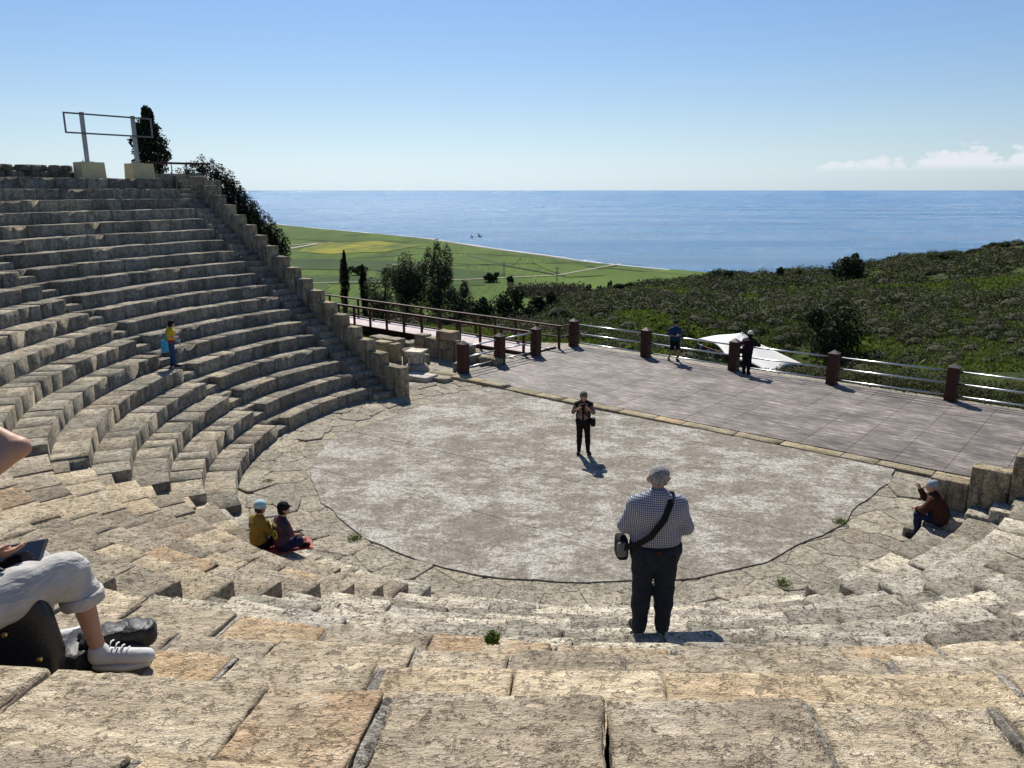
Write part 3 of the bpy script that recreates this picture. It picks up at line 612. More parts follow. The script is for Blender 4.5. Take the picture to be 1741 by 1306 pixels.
sl = 0.11; ln = np.array([NN[0]-sl*DR[0], NN[1]-sl*DR[1]]); ln /= np.linalg.norm(ln); cuts = [-9, -2.55, -0.45, 2.12, 4.95, 6.75, 12]
for lo, hi in zip(cuts[:-1], cuts[1:]):
    P = clip_half(Pd, ln, C@ln+lo+0.007); P = None if P is None else clip_half(P, -ln, -(C@ln+hi-0.007))
    if P is None: continue
    if lo in (2.12, -0.45):
        for sgn, cs in ((1, 0.4 if lo > 0 else -1.2), (-1, 0.4 if lo > 0 else -1.2)):
            Q = clip_half(P, DR*sgn, (C@DR+cs)*sgn+0.005)
            if Q is not None: prism('concrete_slab', Q, -0.05, 0.014+random.uniform(-.003, .003), M['orch'], orch)
    else: prism('concrete_slab', P, -0.05, 0.014+random.uniform(-.003, .003), M['orch'], orch)
# bed under the paving
P = polar(np.linspace(9.6, 9.6, 40), np.linspace(-222, -38, 40), 0)[:, :2]; P = np.r_[P, [SO(-11, -1)[:2], SO(-14, -13)[:2], SO(9.2, -13)[:2], SO(16, -8.8)[:2], SO(16, -0.8)[:2]]]
struct(prism('paving_bed', P, -0.3, -0.028, M['st_pave'], None))
ring = struct(empty('orchestra_walkway', (C[0], C[1]-8.2, 0)), 'irregular flagstone walkway round the orchestra')
def quadstone(parent, q4, z0, z1, mat, seed, name='flagstone', step=0.25, amp=0.006):
    q4 = np.array(q4, float); ar = 0.5*np.sum(q4[:, 0]*np.roll(q4[:, 1], -1)-np.roll(q4[:, 0], -1)*q4[:, 1])
    if ar < 0: q4 = q4[::-1]
    if not inview(np.c_[q4, np.full(4, z1)], 60): return None
    L = (np.linalg.norm(q4[1]-q4[0])+np.linalg.norm(q4[2]-q4[3]))/2; D = (np.linalg.norm(q4[3]-q4[0])+np.linalg.norm(q4[2]-q4[1]))/2
    v, F = block_local(L, D, z1-z0, min(0.012, (z1-z0)*0.4), step, seed % 997, amp, 1.3, (seed*1.3 % 70, 0, 0))
    u, w = np.clip(v[:, :1]/L, -.05, 1.05), np.clip(v[:, 1:2]/D, -.05, 1.05)
    xy = (q4[0]*(1-u)+q4[1]*u)*(1-w)+(q4[3]*(1-u)+q4[2]*u)*w
    return obj(name, np.c_[xy, z0+v[:, 2]], F, mat, parent)
def voronoi(pts, keep, box=3.0):
    """cells of the kept points by half-plane clipping against near neighbours"""
    out = []
    for i in keep:
        d = np.linalg.norm(pts-pts[i], axis=1); nb_ = np.argsort(d)[1:22]; P = pts[i]+np.array([(-box, -box), (box, -box), (box, box), (-box, box)])
        for j_ in nb_:
            n_ = pts[i]-pts[j_]; L_ = np.linalg.norm(n_); n_ = n_/L_; P = clip_half(P, n_, n_@((pts[i]+pts[j_])/2)+0.005)
            if P is None: break
        out.append(P)
    return out
def flag(parent, P, zt, mat, seed):
    P = np.array(P); n = len(P); cen = P.mean(0)
    # round the corners and roughen the outline
    Q = []
    for i in range(n):
        a, b_ = P[i], P[(i+1) % n]
        for f_ in ((.12, .5, .88) if np.linalg.norm(b_-a) > .25 else (.2, .8)): Q.append(a+(b_-a)*f_)
    Q = np.array(Q); Q = Q+0.016*np.stack([fbm(np.c_[Q*4.1, Q[:, :1]*0+seed], 2, 3), fbm(np.c_[Q*4.1, Q[:, :1]*0+seed+5], 2, 4)], 1); m_ = len(Q)
    rs = np.random.default_rng(seed); tilt = rs.uniform(-.012, .012, 2)*(zt > -.006); T_ = Q+(cen-Q)*0.05
    v = np.r_[np.c_[T_, zt+(T_-cen)@tilt], np.c_[Q, zt-.012+(Q-cen)@tilt], np.c_[Q, np.full(m_, -.09)]]
    f = [tuple(range(m_))]+[(k*m_+m_+i, k*m_+m_+(i+1) % m_, k*m_+(i+1) % m_, k*m_+i) for k in range(2) for i in range(m_)]
    if inview(np.c_[P, np.full(n, zt)], 60): return obj('flagstone', v, f, mat, parent)
pts_ = []
vr = np.random.default_rng(5)
for r_ in np.arange(6.2, 16.5, .60):
    a_ = 0.0
    while a_ < 360: q_ = polar(np.array([r_+vr.uniform(-.13, .13)]), a_, 0)[0]; pts_.append((q_[0], q_[1])); a_ += math.degrees(vr.uniform(.45, 1.25)/r_)
pts_ = np.array(pts_); 
# merge some neighbours to get larger flags
pts_ = pts_[vr.uniform(size=len(pts_)) > 0.08]
dd = pts_-C; Rr_ = np.hypot(dd[:, 0], dd[:, 1]); sS = dd@DR; oO = dd@NN; tt_ = np.degrees(np.arctan2(dd[:, 1], dd[:, 0])); tt_ = np.where(tt_ > 0, tt_-360, tt_)
R1v = np.interp(tt_, TH, R1S)
ringm = (Rr_ > 6.2) & (Rr_ < R1v+.25) & (oO > -0.6); sidm = (Rr_ > 6.2) & (oO <= -0.3) & (oO > -3.75) & (((sS > 0) & (sS < 15)) | ((sS < 0) & (sS > -9.3))) & ~ringm
pav = struct(empty('side_entrance_paving', SO(10, -2.5)), 'pale broken flagstones round the column stump')
for msk, par in ((ringm, ring), (sidm, pav)):
    ix = np.where(msk)[0]
    for i, P in zip(ix, voronoi(pts_, ix)):
        if P is None or len(P) < 3: continue
        sd += 1; rs = np.random.default_rng(sd); flag(par, P, float(rs.choice([-.004, 0.004, 0.012, 0.03], p=[.35, .35, .22, .08])) if Rr_[i] > 7.75 or oO[i] < -0.3 and Rr_[i] > 8.3 else -.012, M['st_pave'], sd)
kerb = empty('kerb', SO(1, -4.0)); tag(kerb, 'straight yellowish stone kerb along the front of the stage', 'kerb')
s = 10.4
while s > -9.3:
    L = random.uniform(.8, 1.7); sd += 1; o1 = -3.86-(10-s)*0.011
    zt = 0.11 if s > 6.2 else 0.05
    stone_box(kerb, 'kerb_stone', SO(s, o1, -0.1), -DR, -NN, L-0.012, 0.40, zt+0.1, M['st_kerb'], sd, r=0.02, step=0.3, amp=0.006); s -= L
# stage deck
m, t, b = mat_new('stage_panel'); N = NT(t); p = N.pos(); b.inputs['Roughness'].default_value = 0.72; b.inputs['Specular IOR Level'].default_value = 0.3
rnd = N.rnd(); pr = N.mapping(p, (1, 1, 1), (0, 0, -A1))
s1 = N.noise(N.mapping(pr, (0.9, 4.0, 1)), 1.6, 6, 0.72, 0.5); s2 = N.noise(pr, 0.7, 4, 0.6)
c = N.ramp(s1, [(0.32, (0.090, 0.074, 0.063)), (0.5, (0.172, 0.144, 0.124)), (0.66, (0.37, 0.325, 0.287))])
c = N.mix(1.0, c, N.ramp(s2, [(0.34, 0.55), (0.66, 1.25)]), 'MULTIPLY'); c = N.mix(1.0, c, N.ramp(rnd, [(0.0, 0.9), (1.0, 1.06)]), 'MULTIPLY')
c = N.mix(1.0, c, N.ramp(N.noise(p, 26.0, 4, 0.7), [(0.35, 0.72), (0.6, 1.1)]), 'MULTIPLY')
t.links.new(c, b.inputs['Base Color']); t.links.new(N.bump(s1, 0.25, 0.01), b.inputs['Normal']); M['stage'] = m
stage = empty('stage_deck', SO(0, -8, 0)); tag(stage, 'wide pinkish brown panelled stage floor behind the orchestra', 'stage')
def st_off(f, s): fr = -4.24-(8.9-s)*0.018; bk = -12.15-(8.9-s)*0.022; return fr+(bk-fr)*f
for i in range(19):
    sA = 9.12-1.22*i; sB = sA-1.22
    for j in range(4):
        f0, f1_ = j/4, (j+1)/4; g = 0.006
        q4 = np.array([SO(sA-g, st_off(f0, sA)-g)[:2], SO(sB+g, st_off(f0, sB)-g)[:2], SO(sB+g, st_off(f1_, sB)+g)[:2], SO(sA-g, st_off(f1_, sA)+g)[:2]])
        if inview(np.c_[q4, [0, 0, 0, 0]], 60): prism('deck_panel', q4, -0.02, 0.05+random.uniform(-.002, .002), M['stage'], stage)
M['dark'] = flat('dark_void', (0.02, 0.018, 0.016), 0.9)
prism('deck_frame', np.array([SO(9.12, st_off(0, 9.12)+.0)[:2], SO(-14, st_off(0, -14))[:2], SO(-14, st_off(1, -14))[:2], SO(9.12, st_off(1, 9.12))[:2]]), -0.25, 0.018, M['dark'], stage)
# ------------------------------------------------------------------ stage railing
M['post'] = flat('brown_post', (0.055, 0.018, 0.012), 0.55, vary=0.25, vscale=5, bump=0.2, bscale=30)
M['cap'] = flat('post_cap', (0.10, 0.075, 0.065), 0.5, vary=0.2)
M['rail'] = flat('galvanised_pipe', (0.55, 0.57, 0.58), 0.32, metal=0.85)
M['timber'] = flat('brown_timber', (0.06, 0.019, 0.013), 0.6, vary=0.3, vscale=4, bump=0.2, bscale=25)
ROT = A1
def railing(name, label, pts, group):
    r = empty(name, SO(*pts[0], 0.05)); tag(r, label, 'railing', group)
    for (s_, o_) in pts:
        c0 = SO(s_, o_, 0)
        if not inview(np.array([c0, c0+[0, 0, 1.2]]), 250): continue
        po = MB().box(c0+[0, 0, 0.62], (0.34, 0.34, 1.16), ROT).build('post', M['post'], r)
        mb = MB().box(c0+[0, 0, 1.2], (0.36, 0.36, 0.02), ROT); mb.box(c0+[0, 0, 1.27], (0.34, 0.34, 0.12), ROT, taper=0.05); mb.build('cap', M['cap'], po)
        MB().box(c0+[0, 0, 0.058], (0.42, 0.42, 0.016), ROT).build('base_plate', M['cap'], po)
    for a, b_ in zip(pts[:-1], pts[1:]):
        for z in (0.22, 0.64, 1.06):
            A_, B_ = SO(*a, z), SO(*b_, z)
            if inview(np.array([A_, B_]), 400): MB().tube([A_, B_], 0.03, 10).build('rail', M['rail'], r, True)
    return r
railing('stage_railing', 'long railing of brown posts and silver pipes along the sea side of the stage', [(8.88, -12.0), (5.13, -12.05), (1.11, -12.0), (-2.65, -12.18), (-6.54, -12.38), (-10.4, -12.5), (-14.2, -12.6)], 'brown post railings')
railing('stage_railing', 'short railing of brown posts and silver pipes at the left end of the stage', [(9.03, -4.80), (9.03, -6.98), (8.92, -9.24)], 'brown post railings')

# ------------------------------------------------------------------ boardwalk left of the stage
bwk = empty('boardwalk', SO(15, -10, 0.1)); tag(bwk, 'pinkish plank walkway with dark brown handrails left of the stage', 'walkway')
M['plank'] = flat('deck_plank', (0.44, 0.36, 0.35), 0.7, vary=0.3, vscale=3)
mb = MB(); sB = 9.2
while sB < 27.5:
    mb.box(SO(sB+0.07, -10.05, 0.11), (0.132, 1.86, 0.03), ROT); sB += 0.142
dk = mb.build('deck', M['plank'], bwk); dk['kind'] = 'stuff'
for o_ in (-9.14, -10.96): MB().box(SO(18.3, o_, 0.03), (18.4, 0.06, 0.20), ROT).build('edge_beam', M['timber'], bwk)
for side, o_ in (('near', -9.06), ('far', -11.04)):
    s = 9.45 if side == 'near' else 9.0
    while s < 27:
        po = MB().box(SO(s, o_, 0.42), (0.09, 0.09, 1.24), ROT).build('post', M['timber'], bwk); s += 1.27
    MB().box(SO(18.2, o_, 1.075), (18.6, 0.11, 0.07), ROT).build('handrail', M['timber'], bwk)
    MB().box(SO(18.2, o_, 0.58), (18.6, 0.045, 0.07), ROT).build('mid_rail', M['timber'], bwk)
for z in (0.58, 1.06): MB().tube([SO(9.0, -11.04, z), SO(8.88, -11.9, z)], 0.035, 6).build('end_rail', M['timber'], bwk)
# ------------------------------------------------------------------ ruins beside the column stump
col = empty('column_stump', SO(10.5, -3.7, 0)); tag(col, 'short white carved capital standing on a round stone base', 'column')
def lathe(prof, c, n=28):
    v = []; 
    for r, z in prof:
        for k in range(n): a = 2*math.pi*k/n; v.append((c[0]+r*math.cos(a), c[1]+r*math.sin(a), c[2]+z))
    f = [(i*n+k, i*n+(k+1) % n, (i+1)*n+(k+1) % n, (i+1)*n+k) for i in range(len(prof)-1) for k in range(n)]+[tuple(range((len(prof)-1)*n, len(prof)*n))]
    return v, f
cc = SO(10.5, -3.7, 0.0)
M['marble'] = stone('white_marble', (0.42, 0.38, 0.30), (0.62, 0.57, 0.48), (0.75, 0.71, 0.62), pits=0.25, grain=0.6, lichen=0.2, bumpd=0.01)
stone_box(col, 'plinth', SO(11.2, -3.05, -0.05), -DR, -NN, 1.35, 1.3, 0.17, M['st_pave'], 901, r=0.03)
v, f = lathe([(0.50, 0.12), (0.50, 0.20), (0.47, 0.24), (0.44, 0.32), (0.40, 0.37), (0.31, 0.42)], cc); obj('base', v, f, M['st_grey'], col, True)
v, f = lathe([(0.26, 0.40), (0.265, 0.55), (0.29, 0.68), (0.33, 0.78), (0.36, 0.83), (0.36, 0.86)], cc, 24); obj('capital', v, f, M['marble'], col, True)
mb = MB(); mb.box(cc+[0, 0, 0.895], (0.70, 0.70, 0.075), ROT+0.4); mb.build('abacus', M['marble'], col)
for k in range(8):
    a = 2*math.pi*k/8; q = cc+np.array([0.285*math.cos(a), 0.285*math.sin(a), 0.0])
    MB().tube([q+[0, 0, .45], q+[0.02*math.cos(a), 0.02*math.sin(a), .62], q+[0.07*math.cos(a), 0.07*math.sin(a), .76]], [.05, .045, .03], 6).build('carved_leaf', M['marble'], col, True)
def ruin(label, s, off, L, D, Hh, rz=0.0, z=0.0, mat='st_wall', r=0.03):
    global sd; sd += 1; ax = np.array([math.cos(A1+math.pi+rz), math.sin(A1+math.pi+rz)]); ay = np.array([-ax[1], ax[0]]); ay = ay if ay@NN < 0 else -ay
    o = SO(s, off, z-0.05); ob = stone_box(None, 'ruin_block', o, ax, ay, L, D, Hh+0.05, M[mat], sd, r=r, step=0.14, amp=0.02, worn=1.6)
    return tag(ob, label, 'stone block', 'loose ruin blocks')
ruin('upright yellowish ashlar block just behind the wing wall', 13.9, -4.35, 0.75, 0.5, 0.78, 0.05, mat='st_kerb'); ruin('narrow upright yellowish block beside the larger ashlar block', 13.0, -4.5, 0.28, 0.45, 0.74, 0.1, mat='st_kerb')
ruin('rough grey boulder-like block left of the column stump', 12.55, -4.75, 0.42, 0.5, 0.62, -0.2, mat='st_grey', r=0.14)
ruin('long low flat block behind the yellowish ashlar', 15.6, -5.6, 1.7, 0.6, 0.62, 0.04, mat='st_pave'); ruin('small square block on the grass below the boardwalk', 14.4, -6.2, 0.75, 0.5, 0.42, 0.1, mat='st_pave')
ruin('squared block nearest the boardwalk posts', 13.5, -6.6, 0.8, 0.45, 0.40, 0.0, mat='st_pave'); ruin('small pale block right behind the column stump', 11.9, -5.0, 0.45, 0.4, 0.36, 0.4, mat='st_pave')
ruin('flat pale slab lying in front of the column stump', 10.15, -2.6, 1.15, 0.75, 0.20, 0.15, mat='marble'); ruin('grey slab beside the first brown stage post', 9.6, -3.2, 1.1, 0.5, 0.14, 0.0, mat='st_pave')
ruin('rough broken stone at the foot of the first brown post', 9.75, -4.9, 0.5, 0.5, 0.30, 0.5, mat='st_grey', r=0.1); ruin('low rubble block inside the left railing', 9.7, -6.4, 0.9, 0.5, 0.35, 0.1, mat='st_wall', r=0.08)
rwl = empty('ruined_wall', SO(12, -6.3, 0)); tag(rwl, 'ruined wall of squared blocks between the column stump and the boardwalk', 'wall')
for (s_, o_, L, z, hh) in [(13.2, -6.1, 0.62, 0, 0.5), (12.56, -6.15, 0.9, 0, 0.42), (11.64, -6.2, 0.95, 0, 0.44), (10.66, -6.25, 0.8, 0, 0.40), (13.2, -6.1, 0.6, .5, .42), (12.58, -6.16, 0.78, .42, .42), (11.78, -6.2, 0.85, .44, .40), (10.9, -6.25, 0.75, .4, .36), (11.9, -6.15, 0.95, 0.86, .36)]:
    sd += 1; stone_box(rwl, 'wall_block', SO(s_, o_, z), -DR, -NN, L, 0.5, hh, M['st_wall'], sd, r=0.03, step=0.15, amp=0.012, worn=1.4)
# ------------------------------------------------------------------ lighting frame on the crest
M['conc'] = flat('cream_concrete', (0.60, 0.50, 0.28), 0.85, vary=0.12, vscale=3); M['steel'] = flat('grey_steel', (0.36, 0.36, 0.36), 0.5, metal=0.4); M['fr'] = flat('frame_tube', (0.20, 0.17, 0.19), 0.5, metal=0.3)
fa, fb = np.array([-17.39, 31.96]), np.array([-15.33, 34.88]); fd = (fb-fa)/np.linalg.norm(fb-fa); fang = math.atan2(fd[1], fd[0])
for nm, (px_, py_) in (('left', (-16.99, 32.6)), ('right', (-15.78, 34.32))):
    pe = MB().box((px_+0.06, py_-0.02, 7.60), (0.98, 0.72, 0.94), fang, taper=0.93).build('pedestal', M['conc'])
    tag(pe, f'cream concrete pedestal under the {nm} post of the empty metal frame', 'pedestal', 'frame pedestals')
fr = empty('sign_frame', (-16.4, 33.4, 8.08)); tag(fr, 'empty rectangular metal frame on two posts on the top left skyline', 'frame')
for (px_, py_) in ((-16.99, 32.6), (-15.78, 34.32)):
    po = MB().box((px_, py_, 9.03), (0.13, 0.13, 1.9), fang).build('post', M['steel'], fr)
    MB().box((px_, py_, 8.085), (0.36, 0.36, 0.03), fang).build('base_plate', M['steel'], po)
    for dx in (-.12, .12): MB().tube([(px_+dx, py_-.1, 8.09), (px_+dx, py_-.1, 8.17)], 0.02, 6).build('bolt', M['steel'], po)
off_ = np.array([0.09*fd[1], -0.09*fd[0]])
for z in (9.17, 9.90): MB().tube([(*(fa+off_), z), (*(fb+off_), z)], 0.035, 6).build('bar', M['fr'], fr)
for q in (fa+off_, fb+off_): MB().tube([(*q, 9.14), (*q, 9.93)], 0.035, 6).build('upright', M['fr'], fr)
cr = empty('crest_railing', SO(22.6, -1.5, 7.7)); tag(cr, 'thin brown handrail on the crest wall beside the cypress', 'railing')
MB().box(SO(22.6, -1.15, 8.13), (0.07, 2.9, 0.09), ROT).build('handrail', M['timber'], cr)
for o_ in (-0.1, -0.8, -1.5, -2.3): MB().tube([SO(22.6, o_, 7.62), SO(22.6, o_, 8.1)], 0.02, 6).build('post', M['timber'], cr)

# ------------------------------------------------------------------ vegetation
def leaf_mat(name, dark, mid, light, trans=0.25):
    m, t, b = mat_new(name); N = NT(t); g = N.n('ShaderNodeNewGeometry'); c = N.ramp(g.outputs['Random Per Island'], [(0.0, dark), (0.55, mid), (1.0, light)])
    t.links.new(c, b.inputs['Base Color']); b.inputs['Roughness'].default_value = 0.75; b.inputs['Specular IOR Level'].default_value = 0.12
    tr = N.n('ShaderNodeBsdfTranslucent'); t.links.new(c, tr.inputs[0]); ms = N.n('ShaderNodeMixShader'); ms.inputs[0].default_value = trans
    t.links.new(b.outputs[0], ms.inputs[1]); t.links.new(tr.outputs[0], ms.inputs[2]); t.links.new(ms.outputs[0], t.nodes['Material Output'].inputs[0]); return m
M['lf_phry'] = leaf_mat('phrygana_leaves', (0.026, 0.034, 0.010), (0.064, 0.078, 0.022), (0.128, 0.140, 0.046), 0.24)
M['lf_dark'] = leaf_mat('dark_shrub_leaves', (0.014, 0.020, 0.009), (0.032, 0.046, 0.017), (0.070, 0.088, 0.032), 0.16)
M['lf_cyp'] = leaf_mat('cypress_leaves', (0.008, 0.012, 0.006), (0.016, 0.024, 0.010), (0.034, 0.045, 0.018), 0.08)
M['lf_olive'] = leaf_mat('grey_green_leaves', (0.022, 0.028, 0.012), (0.060, 0.074, 0.034), (0.15, 0.17, 0.09), 0.3)
M['lf_green'] = leaf_mat('grass_blades', (0.045, 0.068, 0.010), (0.092, 0.140, 0.018), (0.165, 0.200, 0.038), 0.38)
M['lf_herb'] = leaf_mat('herb_leaves', (0.040, 0.060, 0.010), (0.085, 0.125, 0.018), (0.160, 0.190, 0.040), 0.35)
M['lf_mid'] = leaf_mat('green_scrub_leaves', (0.014, 0.022, 0.008), (0.032, 0.048, 0.014), (0.066, 0.086, 0.026), 0.2); M['lf_brown'] = leaf_mat('brown_scrub_leaves', (0.034, 0.030, 0.016), (0.075, 0.066, 0.036), (0.13, 0.115, 0.066), 0.15)
M['lf_scrub'] = leaf_mat('olive_scrub_leaves', (0.030, 0.036, 0.014), (0.070, 0.080, 0.030), (0.13, 0.135, 0.055), 0.3)
M['lf_twig'] = leaf_mat('dry_twigs', (0.05, 0.04, 0.028), (0.10, 0.08, 0.055), (0.16, 0.13, 0.09), 0.1)
M['bark'] = flat('bark', (0.09, 0.065, 0.045), 0.9, vary=0.3, bump=0.6, bscale=20)
VR = np.random.default_rng(11)
def leaves(P, Nrm, size, asp=1.8):
    """leaf quads at points P facing roughly Nrm"""
    n = len(P); r = VR.normal(size=(n, 3)); Nn = Nrm+0.75*r; Nn /= np.linalg.norm(Nn, axis=1)[:, None]
    a = np.cross(Nn, VR.normal(size=(n, 3))); a /= np.linalg.norm(a, axis=1)[:, None]; b = np.cross(Nn, a)
    s = (np.broadcast_to(size, (n,))*VR.uniform(.6, 1.4, n))[:, None]
    v = np.stack([P-a*s*asp/2, P-b*s/2*0.8, P+a*s*asp/2, P+b*s/2*0.8], 1).reshape(-1, 3); return v, np.arange(4*n).reshape(n, 4)
def lobe_pts(c, r, n, inner=0.55):
    d = VR.normal(size=(n, 3)); d /= np.linalg.norm(d, axis=1)[:, None]; q = VR.uniform(inner**2, 1, n)**0.5
    lump = 1+0.22*fbm(d*2.3+np.asarray(c)*0.7, 2, 5)
    return np.asarray(c)+d*np.asarray(r)*(q*lump)[:, None], d
def tree(name, label, cat, base, lobes, ls, mat, group=None, trunk_r=0.12, dens=1.0, limbs=True):
    root = empty(name, base); tag(root, label, cat, group); V = []; F = []; nb = 0
    for (c, r, n) in lobes:
        p, d = lobe_pts(np.asarray(base)+c, r, int(n*dens)); v, f = leaves(p, d, ls); V.append(v); F.append(f+nb); nb += len(v)
    obj('crown', np.concatenate(V), np.concatenate(F), M[mat], root)
    mb = MB(); top = max(lobes, key=lambda l: l[0][2]); b0 = np.asarray(base)-[0, 0, .3]; tp = np.asarray(base)+top[0]
    mb.tube([b0, b0*.6+tp*.4+[0.06, 0, 0], tp], [trunk_r, trunk_r*.7, trunk_r*.2], 7)
    if limbs:
        for (c, r, n) in lobes:
            q = np.asarray(base)+c; st_ = b0+(tp-b0)*min(0.85, max(0.25, c[2]/max(top[0][2], .1)*0.6)); mb.tube([st_, (st_+q)/2+[0, 0, .1], q], [trunk_r*.45, trunk_r*.3, trunk_r*.1], 5)
    mb.build('trunk', M['bark'], root, True); return root
def at(px, Y): return (px-870.5)/FPX*Y*1.0
def zpix(py, Y): q = (653-py)/FPX; cp, sp = math.cos(PITCH), math.sin(PITCH); return 7+Y*(-sp+q*cp)/(cp+q*sp)
def xpix(px, py, Y): q = (653-py)/FPX; cp, sp = math.cos(PITCH), math.sin(PITCH); return (px-870.5)/FPX*Y/(cp+q*sp)
def cypress(label, px, py_top, w_px, Y, base_z, group, lean=0.0, mat='lf_cyp'):
    x = xpix(px, py_top, Y); zt = zpix(py_top, Y); w = w_px/FPX*Y/2; Hh = zt-base_z; lobes = []
    for k in range(9):
        f = k/8; r = w*(0.35+0.65*math.sin(math.pi*min(1, 0.42+0.58*(1-f)))**1.0)*(1.0 if f < .75 else (1.12-f)*2.6)
        lobes.append((np.array([lean*f+VR.uniform(-.12, .12)*w, VR.uniform(-.1, .1)*w, Hh*(0.08+0.88*f)]), np.array([r, r, Hh*0.11]), 1500))
    return tree('cypress_tree', label, 'tree', (x, Y, base_z), lobes, max(0.05, w*0.09), mat, group, 0.10, limbs=False)
cypress('slim dark cypress standing left of the leafy trees', 582, 433, 19, 58, -2.6, 'dark cypresses', 0.1)
cypress('smaller dark cypress half hidden by the leafy trees', 617, 455, 17, 57, -2.6, 'dark cypresses', 0)
cypress('broad dark cypress behind the empty metal frame', 240, 193, 66, 39.5, 5.5, 'dark cypresses', 0.35)
def bushy(name, label, px, py_top, w_px, Y, base_z, n, ls, mat, group, spires=4, cat='tree', trunk=0.12, deep=0.8):
    x = xpix(px, py_top, Y); zt = zpix(py_top, Y); w = w_px/FPX*Y/2; Hh = zt-base_z; L = []
    for k in range(max(5, spires*2)):
        a = VR.uniform(0, 6.28); rr = VR.uniform(0.1, .62); zc = VR.uniform(.18, .66); r = w*VR.uniform(.42, .62)
        L.append((np.array([w*rr*math.cos(a), w*deep*rr*math.sin(a), Hh*zc]), np.array([r, r*deep, max(min(Hh*.34, r*1.25), Hh*.16)]), n))
    for k in range(spires):
        a = -1+2*(k+.5)/spires; hh = 1.0 if k == spires//2 else VR.uniform(.78, .95); r = w*VR.uniform(.20, .32)
        L.append((np.array([w*a*.62, VR.uniform(-.3, .3)*w, Hh*(hh-.17)]), np.array([r, r, Hh*.22]), int(n*.8)))
    return tree(name, label, cat, (x, Y, base_z), L, ls, mat, group, trunk)
g_ = 'leafy trees behind the boardwalk'
bushy('leafy_tree', 'low left tree of the leafy group behind the boardwalk', 643, 456, 84, 56, -2.5, 560, .095, 'lf_olive', g_, 2)
bushy('leafy_tree', 'middle leafy tree with several thin spires behind the boardwalk', 688, 433, 112, 58, -2.8, 760, .095, 'lf_olive', g_, 5)
bushy('leafy_tree', 'tallest leafy tree with a pointed top behind the boardwalk', 743, 413, 74, 58, -2.8, 900, .095, 'lf_olive', g_, 3)
bushy('leafy_tree', 'lowest right tree of the leafy group behind the boardwalk', 778, 480, 70, 56, -2.5, 560, .095, 'lf_olive', g_, 2)
g_ = 'dark conifers beside the wing wall'
sil = [(342, 292), (360, 298), (374, 308), (388, 318), (400, 332), (410, 346), (420, 358), (432, 370), (442, 382), (454, 392), (464, 404), (474, 416), (484, 428)]
for lab, i0, i1 in (('topmost dark conifer rising beside the head of the wing wall', 0, 4), ('second dark conifer down beside the wing wall', 4, 7), ('third dark conifer down beside the wing wall', 7, 10), ('lowest dark conifer beside the wing wall', 10, 13)):
    pc = sil[(i0+i1)//2]; Yc = 43.0; bx, bz = xpix(pc[0]-16, pc[1], Yc), -1.5; L = []
    for (px, py) in sil[i0:i1]:
        for dx, dy, rp in ((-6, 6, 19), (-24, 26, 26), (-6, 44, 24), (-30, 62, 28)):
            if py+dy > 455: continue
            rr = rp/FPX*Yc; L.append((np.array([xpix(px+dx, py+dy, Yc)-bx, VR.uniform(-.6, .6), zpix(py+dy, Yc)-bz]), np.array([rr, rr*.9, rr*1.25]), 1150))
        rr = 9/FPX*Yc; L.append((np.array([xpix(px+2, py-12, Yc)-bx, 0, zpix(py-12, Yc)-bz]), np.array([rr, rr, rr*2.0]), 260))
    tree('conifer_tree', lab, 'tree', (bx, Yc, bz), L, .065, 'lf_cyp', g_, .15, limbs=False)
bushy('bare_bush', 'thin leafless brown bush beside the wing wall', 482, 405, 44, 45, -1.2, 60, .07, 'lf_twig', None, 3, 'bush', 0.05)
g_ = 'dark shrubs below the boardwalk'
for i_, (lab, px, py, w, Y) in enumerate((('dark round shrub right of the leafy trees', 812, 508, 60, 60), ('large dark shrub mass beyond the boardwalk end', 868, 490, 84, 66), ('dark shrub beyond the first tall stage post', 925, 497, 80, 68), ('low dark shrub in front of the large shrub mass', 890, 525, 60, 55), ('low dark shrub just behind the boardwalk corner', 830, 535, 54, 52), ('dark shrub left of the first tall stage post', 950, 530, 48, 52), ('dark shrub behind the first bay of the long railing', 1020, 528, 44, 56), ('round dark shrub on the slope above the long railing', 1062, 483, 56, 93))):
    bushy('dark_shrub', lab, px, py, w, Y, ground_z(xpix(px, py, Y), Y)-.1, 330, .11+.0009*Y, 'lf_dark', g_, 2, 'shrub', 0.07)
g_ = 'big shrubs on the hillside'
for i_, (lab, px, py, w, Y) in enumerate((('big round dark bush on the hill skyline', 1448, 433, 66, 104), ('wide dark shrub on the slope behind the white tent', 1415, 514, 150, 47), ('dark shrub cluster at the left end of the hill skyline', 1228, 461, 58, 112), ('small pointed tree on the hill skyline', 1326, 455, 14, 118), ('low bush on the skyline left of the big round bush', 1352, 459, 36, 118), ('dark shrub at the right edge of the slope', 1715, 500, 70, 60), ('pale spiky bush at the right end of the skyline', 1700, 412, 46, 128), ('rounded bush on the rising right skyline', 1610, 430, 60, 128), ('low dark bush on the rising right skyline', 1660, 424, 40, 128))):
    bushy('hillside_shrub', lab, px, py, w, Y, ground_z(xpix(px, py, Y), Y)-.15, 420, .10+.0012*Y, 'lf_dark' if i_ in (0, 1, 2, 5) else 'lf_scrub', g_, 2, 'shrub', 0.08)
g_ = 'trees on the plain'
for i_, (lab, px, py, w, Y) in enumerate((('clump of trees standing alone on the green plain', 838, 464, 40, 640), ('small round tree beside the lone clump on the plain', 867, 470, 14, 640), ('first small tree at the near edge of the plain', 1001, 484, 15, 545), ('second small tree at the near edge of the plain', 1019, 487, 14, 540), ('third and tallest small tree at the near edge of the plain', 1037, 479, 13, 535), ('low dark scrub clump on the plain left of the leafy trees', 605, 452, 46, 700))):
    bushy('plain_tree', lab, px, py, w, Y, -66.2, 160, 1.0, 'lf_dark', g_, 2, 'tree', 0.5)
